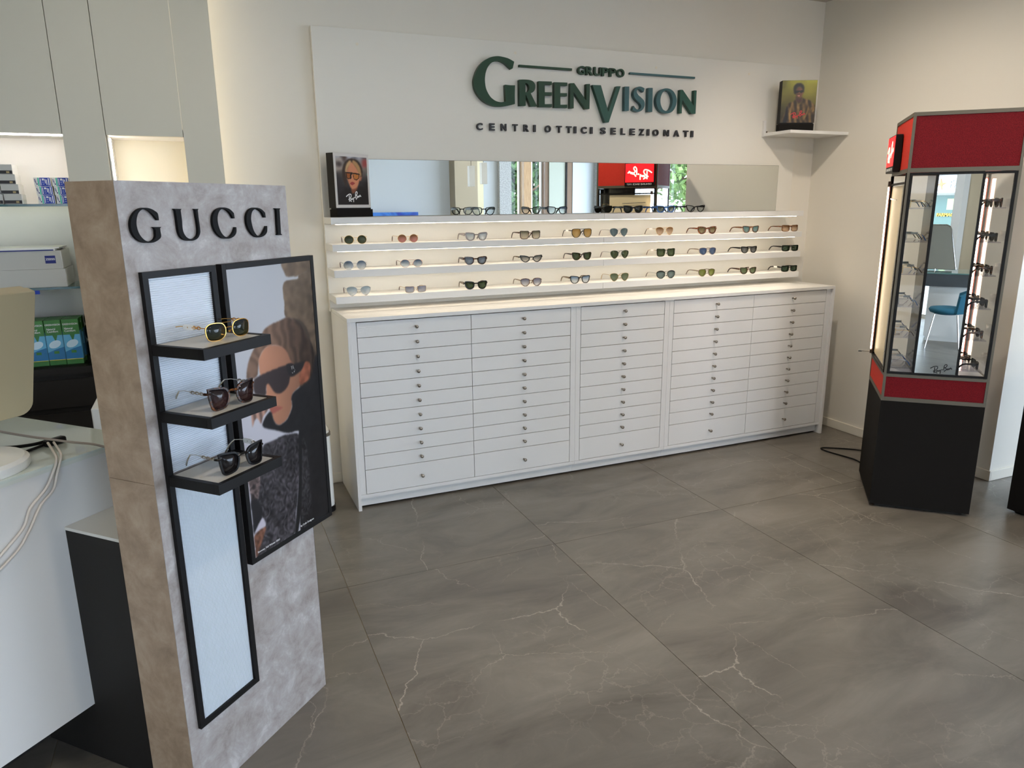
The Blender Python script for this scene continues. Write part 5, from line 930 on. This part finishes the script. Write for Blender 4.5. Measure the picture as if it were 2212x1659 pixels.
def stock():
    # stack of small lens boxes
    wl = mat('box_label_black', (32,26,26), 0.5)
    def lensbox(lab, x, z, dx):
        t = thing('lens_box', lab, 'box', (x, -0.36, z), dx, 'grey and white lens boxes on the upper glass shelf')
        bx('carton', cardg_m, t, -0.032, 0.032, 0.0, 0.10, 0.0, 0.0405, 0.0006); bx('label_band', wl, t, -0.0315, 0.0315, -0.0008, -0.0002, 0.002, 0.0155)
        bx('bar_code', mat('box_gold', (170,150,104), 0.5), t, 0.010, 0.021, -0.0013, -0.0009, 0.0045, 0.0125); bx('white_end', cardw_m, t, 0.0322, 0.0328, 0.0005, 0.0995, 0.0005, 0.040)
    rows = ['bottom','second','third','top']
    for c, xx in ((0, -1.205), (1, -1.136)):
        for r in range(4):
            lensbox('grey lens box with a black label, %s of the %s stack' % (rows[r], 'left' if c == 0 else 'right'), xx-0.006*r*(1 if c else 0.8), 1.6225+r*0.0411, random.uniform(-.03,.03))
    wb = thing('contact_box', 'x', 'box', (0,0,-50)); 
    bx('carton', cardw_m, wb, 0.0, 0.062, 0.0, 0.09, 0.0, 0.0365, 0.0004); bx('blue_panel', ink_blue, wb, 0.0215, 0.0605, -0.0008, -0.0002, 0.0008, 0.0357); bx('teal_stripe', ink_teal, wb, 0.0145, 0.0195, -0.0008, -0.0002, 0.0008, 0.0357)
    pr = MB()
    for a, b, c, d in ((0.024,0.027,0.004,0.032),(0.031,0.039,0.024,0.032),(0.041,0.044,0.012,0.030),(0.046,0.049,0.006,0.028),(0.053,0.057,0.004,0.033),(0.031,0.037,0.016,0.018),(0.031,0.038,0.008,0.0095)): pr.box(a, b, -0.0014, -0.0009, c, d)
    obj('white_print', pr, ink_white, wb); pr = MB()
    for a, b, c, d in ((0.003,0.0045,0.018,0.030),(0.006,0.008,0.012,0.024),(0.009,0.0125,0.006,0.012),(0.004,0.007,0.027,0.0285)): pr.box(a, b, -0.0012, -0.0002, c, d)
    obj('navy_print', pr, ink_navy, wb)
    first = True
    for c in range(2):
        for r in range(3):
            lab = 'white and blue contact lens box, %s of the %s column on the glass shelf' % (['bottom','middle','top'][r], 'left' if c == 0 else 'right'); loc = (-1.042+c*0.068-0.003*r, -0.37, 1.6225+r*0.0369)
            if first: wb.location = loc; wb['label'] = lab; wb['group'] = 'blue contact lens boxes'; first = False
            else: dup(wb, loc, 0, lab, 'blue contact lens boxes')
    # wide optics carton, two layers
    for k, (z, lab) in enumerate(((1.2625, 'wide grey-white carton, lower one on the glass shelf'), (1.3425, 'wide grey-white carton with a blue logo, on top of another'))):
        t = thing('optics_carton', lab, 'box', (-1.20, -0.37, z), 0, 'wide optics cartons')
        bx('carton', cardg_m, t, -0.30, 0.215-0.006*k, 0.0, 0.24, 0.0, 0.0795, 0.0006); bx('white_end', cardw_m, t, 0.2155-0.006*k, 0.2165-0.006*k, 0.001, 0.239, 0.001, 0.0785)
        if k:
            bx('logo_plate', ink_navy, t, 0.147, 0.187, -0.0008, -0.0002, 0.024, 0.058)
            me = fit(text_mesh('ZEISS', 1, 0.02, 0.02), 0.149, 0.185, 0.038, 0.047); link('logo_text', squash(stand_up(me, 0), 0.0004, -0.0011), ink_white, t)
    p = thing('paper_stack', 'loose white papers with a blue edge on the upper carton', 'paper', (-1.25, -0.375, 1.4222))
    bx('sheet', cardw_m, p, -0.24, 0.24, 0.0, 0.23, 0.0005, 0.009); bx('blue_edge', ink_navy, p, -0.24, 0.235, -0.0012, -0.0002, 0.0, 0.005); bx('sheet', cardw_m, p, -0.22, 0.255, 0.012, 0.235, 0.0092, 0.014)
    st = bx('blue_strap', ink_blue, None, -1.110, -1.090, -0.3935, -0.384, 1.236, 1.2515); tag(st, 'small blue tab hanging from the lower glass shelf', 'tab')
    # green solution cartons
    gg = lens = noise_mat('carton_green', [(0.3,(36,96,44)),(0.7,(64,130,52))], 12, 0.4); sky = mat('carton_sky', (96,170,206), 0.4); deep = mat('carton_blue', (34,110,160), 0.4); pale = mat('carton_pale', (196,220,232), 0.4); yel = mat('carton_yellow', (214,196,70), 0.4)
    g = thing('solution_carton', 'x', 'box', (0,0,-50)); w, h, d = 0.066, 0.205, 0.066
    bx('carton', gg, g, 0, w, 0, d, 0, h, 0.0008)
    q = [(0,0.022),(w,0.022),(w,0.136),(w*0.70,0.136),(w*0.55,0.105),(w*0.40,0.136),(0,0.136)]
    obj('sky_field', MB().prism([(a, -0.0003, b) for a, b in q], (0,-0.0005,0)), sky, g)
    obj('deep_field', MB().prism([(a, -0.0009, b) for a, b in ((0,0.024),(w,0.024),(w,0.082),(w*0.5,0.072),(0,0.058))], (0,-0.0004,0)), deep, g)
    obj('oval', MB().prism([(w*0.48+w*0.36*math.cos(a), -0.0009, 0.095+0.017*math.sin(a)+0.006*math.cos(a)) for a in np.linspace(0,2*math.pi,20,endpoint=False)], (0,-0.0006,0)), pale, g)
    bx('yellow_line', yel, g, 0, w, -0.0018, -0.0014, 0.022, 0.0245); bx('side_field', sky, g, w+0.0002, w+0.0007, 0.0, d, 0.022, 0.150)
    bx('badge', gg, g, w*0.36, w*0.66, -0.0020, -0.0014, 0.052, 0.064)
    for s, a, b, z0, z1 in (('GREENVISION', 0.05, 0.95, 0.180, 0.188), ('Natural', 0.12, 0.62, 0.160, 0.169), ('Comfort', 0.12, 0.78, 0.149, 0.158)):
        me = fit(text_mesh(s, 1, 0.02, 0.01), a*w, b*w, z0, z1); link('print_text', squash(stand_up(me, 0), 0.0004, -0.0005), ink_white, g)
    first = True
    for r in range(2):
        for c in range(4):
            lab = 'green and blue solution carton on the dark drawers, %s row, %s' % (['front','back'][r], ['nearest the stone stand','second from the stone stand','third from the stone stand','fourth from the stone stand'][c])
            loc = (-1.030-c*0.0685+0.004*r, -0.376+r*0.077+0.004*(c%2), 0.9105); 
            if first: g.location = loc; g['label'] = lab; g['group'] = 'green solution cartons'; first = False
            else: dup(g, loc, 0, lab, 'green solution cartons')
    b = thing('black_bag', 'glossy black padded bag beside the green cartons', 'bag', (-0.935, -0.24, 0.9105))
    gm = mat('black_vinyl', (22,22,22), 0.2)
    for zc, s in ((0.045, 1.0), (0.125, 0.95), (0.185, 0.8)):
        obj('padding', MB().lathe([(0.002, -0.045*s)]+[(0.028*s*math.cos(a)**0.6, 0.045*s*math.sin(a)) for a in np.linspace(-1.4,1.4,9)]+[(0.002, 0.045*s)], (0,0,zc), 20), gm, b, smooth=True)
    c = thing('white_pedestal', 'white steel pedestal with a dark vent slot behind the counter', 'cabinet', (-0.66, -1.12, 0))
    bx('body', whitep_m, c, -0.20, 0.20, 0.0, 0.42, 0.0005, 0.868, 0.004); bx('front_recess', mat('pedestal_grey', (190,190,180), 0.5), c, -0.160, 0.18, -0.003, -0.0005, 0.05, 0.835)
    for k in range(9): bx('vent_slot', gap_m, c, -0.157, -0.147, -0.0045, -0.0032, 0.70+k*0.013, 0.708+k*0.013)
stock()
# ------------------------------------------------------------------ the rest of the shop, seen in the mirrors
def far_side():
    # desk, table mirror and stool that show in the tower mirror
    W2 = Vector((-0.503,-0.865)); A = math.atan2(-0.503, 0.865); Q = (-0.05, -6.45)
    def q(x, y, z): return (Q[0]+x*0.865+y*W2.x, Q[1]-x*0.503+y*W2.y, z)
    RA = A+math.pi          # local +x runs to the right in the mirror when turned by A; +y goes away from the tower
    t = thing('fitting_desk', 'white fitting desk with a dark apron, seen in the tower mirror', 'desk', (Q[0], Q[1], 0), A-0.0)
    # local y axis of rotation A points to (0.503, 0.865): away is -y
    bx('body', white_m, t, -0.085, 1.0, -0.55, -0.02, 0.055, 0.645); bx('plinth', white_m, t, -0.065, 0.9, -0.53, -0.035, 0.0005, 0.0545)
    bx('apron', mat('desk_graphite', (70,74,78), 0.4), t, -0.45, 1.05, -0.60, 0.03, 0.6455, 0.788); bx('glass_top', mat('desk_glass', (96,128,122), 0.05, coat=0.5), t, -0.46, 1.06, -0.61, 0.04, 0.7885, 0.802)
    m = thing('table_mirror', 'chrome-framed tilting table mirror on the fitting desk', 'mirror', q(0.0, 0.10, 0.8022), A)
    P = [(-0.28,0.03),(0.155,0.03),(0.06,0.48),(0.045,0.51),(0.01,0.53),(-0.20,0.53),(-0.24,0.50)]
    obj('glass', MB().prism([(x, -0.004-0.38*z, z) for x, z in P], (0,0.004,0)), mirror_m, m); obj('frame', MB().tube([(x, -0.38*z, z) for x, z in P], 0.008, 8, True), chrome_m, m)
    obj('foot', MB().tube([(-0.2,0.0,0.006),(0.12,0.0,0.006)], 0.006, 8).tube([(-0.05,-0.08,0.006),(-0.05,0.08,0.006)], 0.006, 8).tube([(-0.05,0,0.006),(-0.05,0,0.035)], 0.006, 8), chrome_m, m)
    s = thing('stool', 'blue velvet shell chair on chrome legs, seen in the tower mirror', 'chair', q(0.13, -0.38, 0), A)
    vel = mat('petrol_velvet', (40,104,128), 0.8)
    obj('seat', MB().lathe([(0.002,-0.055),(0.10,-0.052),(0.165,-0.03),(0.18,0.0),(0.165,0.022),(0.10,0.032),(0.002,0.034)], (0,0,0.43), 28), vel, s, smooth=True)
    pts = [(0.175*math.cos(a), 0.175*math.sin(a)) for a in np.linspace(-1.1, 1.1, 13)]; mb = MB()
    vs = [(x, y, 0.40) for x, y in pts]+[(x*1.25, y*1.1, 0.70-0.10*abs(k-6)/6) for k, (x, y) in enumerate(pts)]; vs += [(x*1.1+0.012, y*1.1, z) for x, y, z in vs]; n = 13
    fs = [(i,i+1,n+i+1,n+i) for i in range(n-1)]+[(2*n+i+1,2*n+i,3*n+i,3*n+i+1) for i in range(n-1)]+[(n+i,n+i+1,3*n+i+1,3*n+i) for i in range(n-1)]+[(i+1,i,2*n+i,2*n+i+1) for i in range(n-1)]+[(0,n,3*n,2*n),(n-1,2*n-1,4*n-1,3*n-1)]
    obj('backrest', mb.add(vs, fs), vel, s, smooth='auto')
    for sx in (-1, 1):
        for sy in (-1, 1): obj('leg', MB().tube([(sx*0.11, sy*0.11, 0.385), (sx*0.165, sy*0.165, 0.001)], 0.009, 8), chrome_m, s)
    # hanging box lights
    for (x, y, z0, z1, lab) in ((2.70,-4.5,1.83,2.07,'white box-shaped pendant light, left of two in the wall mirror'),(2.86,-4.5,1.86,2.11,'white box-shaped pendant light, right of two in the wall mirror')):
        p = thing('pendant_light', lab, 'lamp', (x, y, z0), 0, 'box pendant lights'); bx('shade', mat('pendant_shade', (236,234,226), 0.5, emit=0.1, emit_rgb=(255,246,230)), p, -0.035, 0.035, -0.035, 0.035, 0.0, z1-z0); obj('cable', MB().tube([(0,0,z1-z0),(0,0,CEIL-z0)], 0.003, 6), black_m, p)
    b = thing('blue_display_board', 'blue patterned board standing against the far wall, seen in the wall mirror', 'board', (2.55, -7.85, 0))
    bx('board', noise_mat('blue_print', [(0.4,(28,62,160)),(0.6,(66,128,210))], 3, 0.4, distortion=1.5), b, -0.38, 0.42, 0.0, 0.03, 0.06, 1.515); bx('foot', black_m, b, -0.38, 0.42, -0.08, 0.12, 0.0005, 0.0595)
    # street: pharmacy front, trees
    fx, fy = -5.9, -16.0
    f = thing('pharmacy_front', 'pharmacy shop front across the street with a white sign band', 'building', (fx, fy, -0.05))
    bx('wall', mat('render_white', (226,224,218), 0.8), f, -3.0, 3.0, -0.4, -0.05, 0, 4.2); bx('sign_band', mat('awning_white', (240,240,240), 0.6), f, -1.6, 1.8, -0.05, 0.35, 1.86, 2.26); bx('awning', mat('awning_grey', (226,228,226), 0.7), f, -1.6, 1.8, -0.05, 0.55, 2.34, 2.60)
    bx('shop_window', mat('shop_window_dark', (84,112,104), 0.08), f, -1.4, 1.5, -0.05, 0.0, 0.25, 1.80); bx('window_post', ink_white, f, 0.40, 0.45, 0.0, 0.05, 0.25, 1.80)
    def mirror_text(body, x0, x1, z0, z1, y, m, nm):
        me = fit(text_mesh(body, 1, 0.02, 0.03), x0, x1, z0, z1); co = np.array([v.co[:] for v in me.vertices]); out = np.stack([co[:,0], y+np.where(co[:,2] > 0, 0.02, 0.0), co[:,1]], 1)
        me.vertices.foreach_set('co', out.ravel()); me.update(); link(nm, me, m, f)
    mirror_text('FARMACIA', 0.12, 1.20, 1.97, 2.15, 0.352, mat('sign_grey', (150,152,158), 0.6), 'sign_lettering')
    mirror_text('FARMACIA DINAMICA', -0.32, 0.78, 1.30, 1.38, 0.005, mat('gold_lettering', (214,170,70), 0.5), 'window_lettering')
    st = []
    for k in range(8): a = k*math.pi/4+0.2; r = 0.14 if k % 2 == 0 else 0.035; st.append((-0.08+r*math.cos(a), 0.353, 2.06+r*math.sin(a)))
    obj('star_logo', MB().prism(st, (0,0.02,0)), mat('logo_orange', (206,128,84), 0.6), f)
    bx('poster', mat('notice_green', (196,214,150), 0.6), f, -0.10, 0.10, 0.0, 0.01, 1.46, 1.72)
    leafm = [noise_mat('leaf_dark', [(0.3,(34,58,28)),(0.7,(76,108,50))], 3, 0.6), noise_mat('leaf_light', [(0.3,(84,116,56)),(0.7,(150,178,104))], 3, 0.6)]
    hedge_and_trees(leafm)
def leaves(c, rad, n, size, seed):
    r = np.random.default_rng(seed); u = r.normal(size=(n,3)); u /= np.linalg.norm(u, axis=1)[:,None]; p = np.array(c)+u*np.array(rad)*(r.random((n,1))**0.45)
    a = r.normal(size=(n,3)); a /= np.linalg.norm(a, axis=1)[:,None]; b = np.cross(a, r.normal(size=(n,3))); b /= np.linalg.norm(b, axis=1)[:,None]
    s = size*(0.6+0.8*r.random((n,1))); v = np.stack([p-a*s, p+b*s*0.45, p+a*s, p-b*s*0.45], 1).reshape(-1,3)
    me = bpy.data.meshes.new('foliage'); me.from_pydata(v.tolist(), [], [(4*i,4*i+1,4*i+2,4*i+3) for i in range(n)]); return me
def hedge_and_trees(leafm):
    bark = noise_mat('bark', [(0.3,(96,74,56)),(0.7,(140,112,88))], 20, 0.9)
    def tree(lab, x, y, h, crown, n, lm, seed):
        t = thing('street_tree', lab, 'tree', (x, y, -0.05), 0, 'street trees seen in the wall mirror')
        r = np.random.default_rng(seed); mb = MB().tube([(0,0,0),(0.05,0,h*0.3),(-0.04,0.05,h*0.6),(0.02,0,h*0.85)], [0.14,0.11,0.08,0.04], 8)
        for k in range(7):
            a = r.random()*6.28; z = h*(0.3+0.07*k); mb.tube([(0,0,z),(0.5*math.cos(a),0.5*math.sin(a),z+0.4),(1.1*math.cos(a),1.1*math.sin(a),z+0.6)], [0.05,0.035,0.015], 6)
        obj('trunk', mb, bark, t, smooth=True)
        o = link('foliage', leaves((0,0,h*0.72), crown, n, 0.11, seed), lm, t); o['kind'] = 'stuff'
    tree('dark conifer-like street tree, leftmost in the wall mirror', 6.9, -12.6, 4.2, (1.1,1.1,1.9), 5200, leafm[0], 3)
    tree('light green feathery street tree in the wall mirror', 9.3, -13.9, 3.6, (1.2,1.1,1.5), 3600, leafm[1], 4)
    tree('tall green street tree at the right of the wall mirror', 12.4, -13.0, 4.6, (1.5,1.4,1.9), 5200, leafm[1], 5)
    h = thing('hedge', 'low green hedge along the pharmacy window', 'hedge', (-5.9, -15.35, -0.05)); bx('core', leafm[0], h, -1.5, 1.6, -0.15, 0.15, 0.0, 0.85)
    o = link('foliage', leaves((0.05,0,0.5), (1.6,0.28,0.5), 3000, 0.06, 8), leafm[0], h); o['kind'] = 'stuff'
    p = thing('planter', 'white planter with red flowers before the pharmacy window', 'planter', (-6.33, -14.8, -0.05)); bx('tub', cardw_m, p, -0.12, 0.12, -0.1, 0.1, 0.0, 0.98); o = link('flowers', leaves((0,0,1.1), (0.14,0.1,0.12), 220, 0.03, 9), mat('petal_red', (206,40,52), 0.6), p); o['kind'] = 'stuff'
    w = bx('garden_wall', mat('garden_wall_stone', (206,196,178), 0.9), None, 4.0, 16.0, -17.0, -16.7, -0.05, 1.55); tag(w, 'low pale garden wall behind the street trees', 'wall')
far_side()
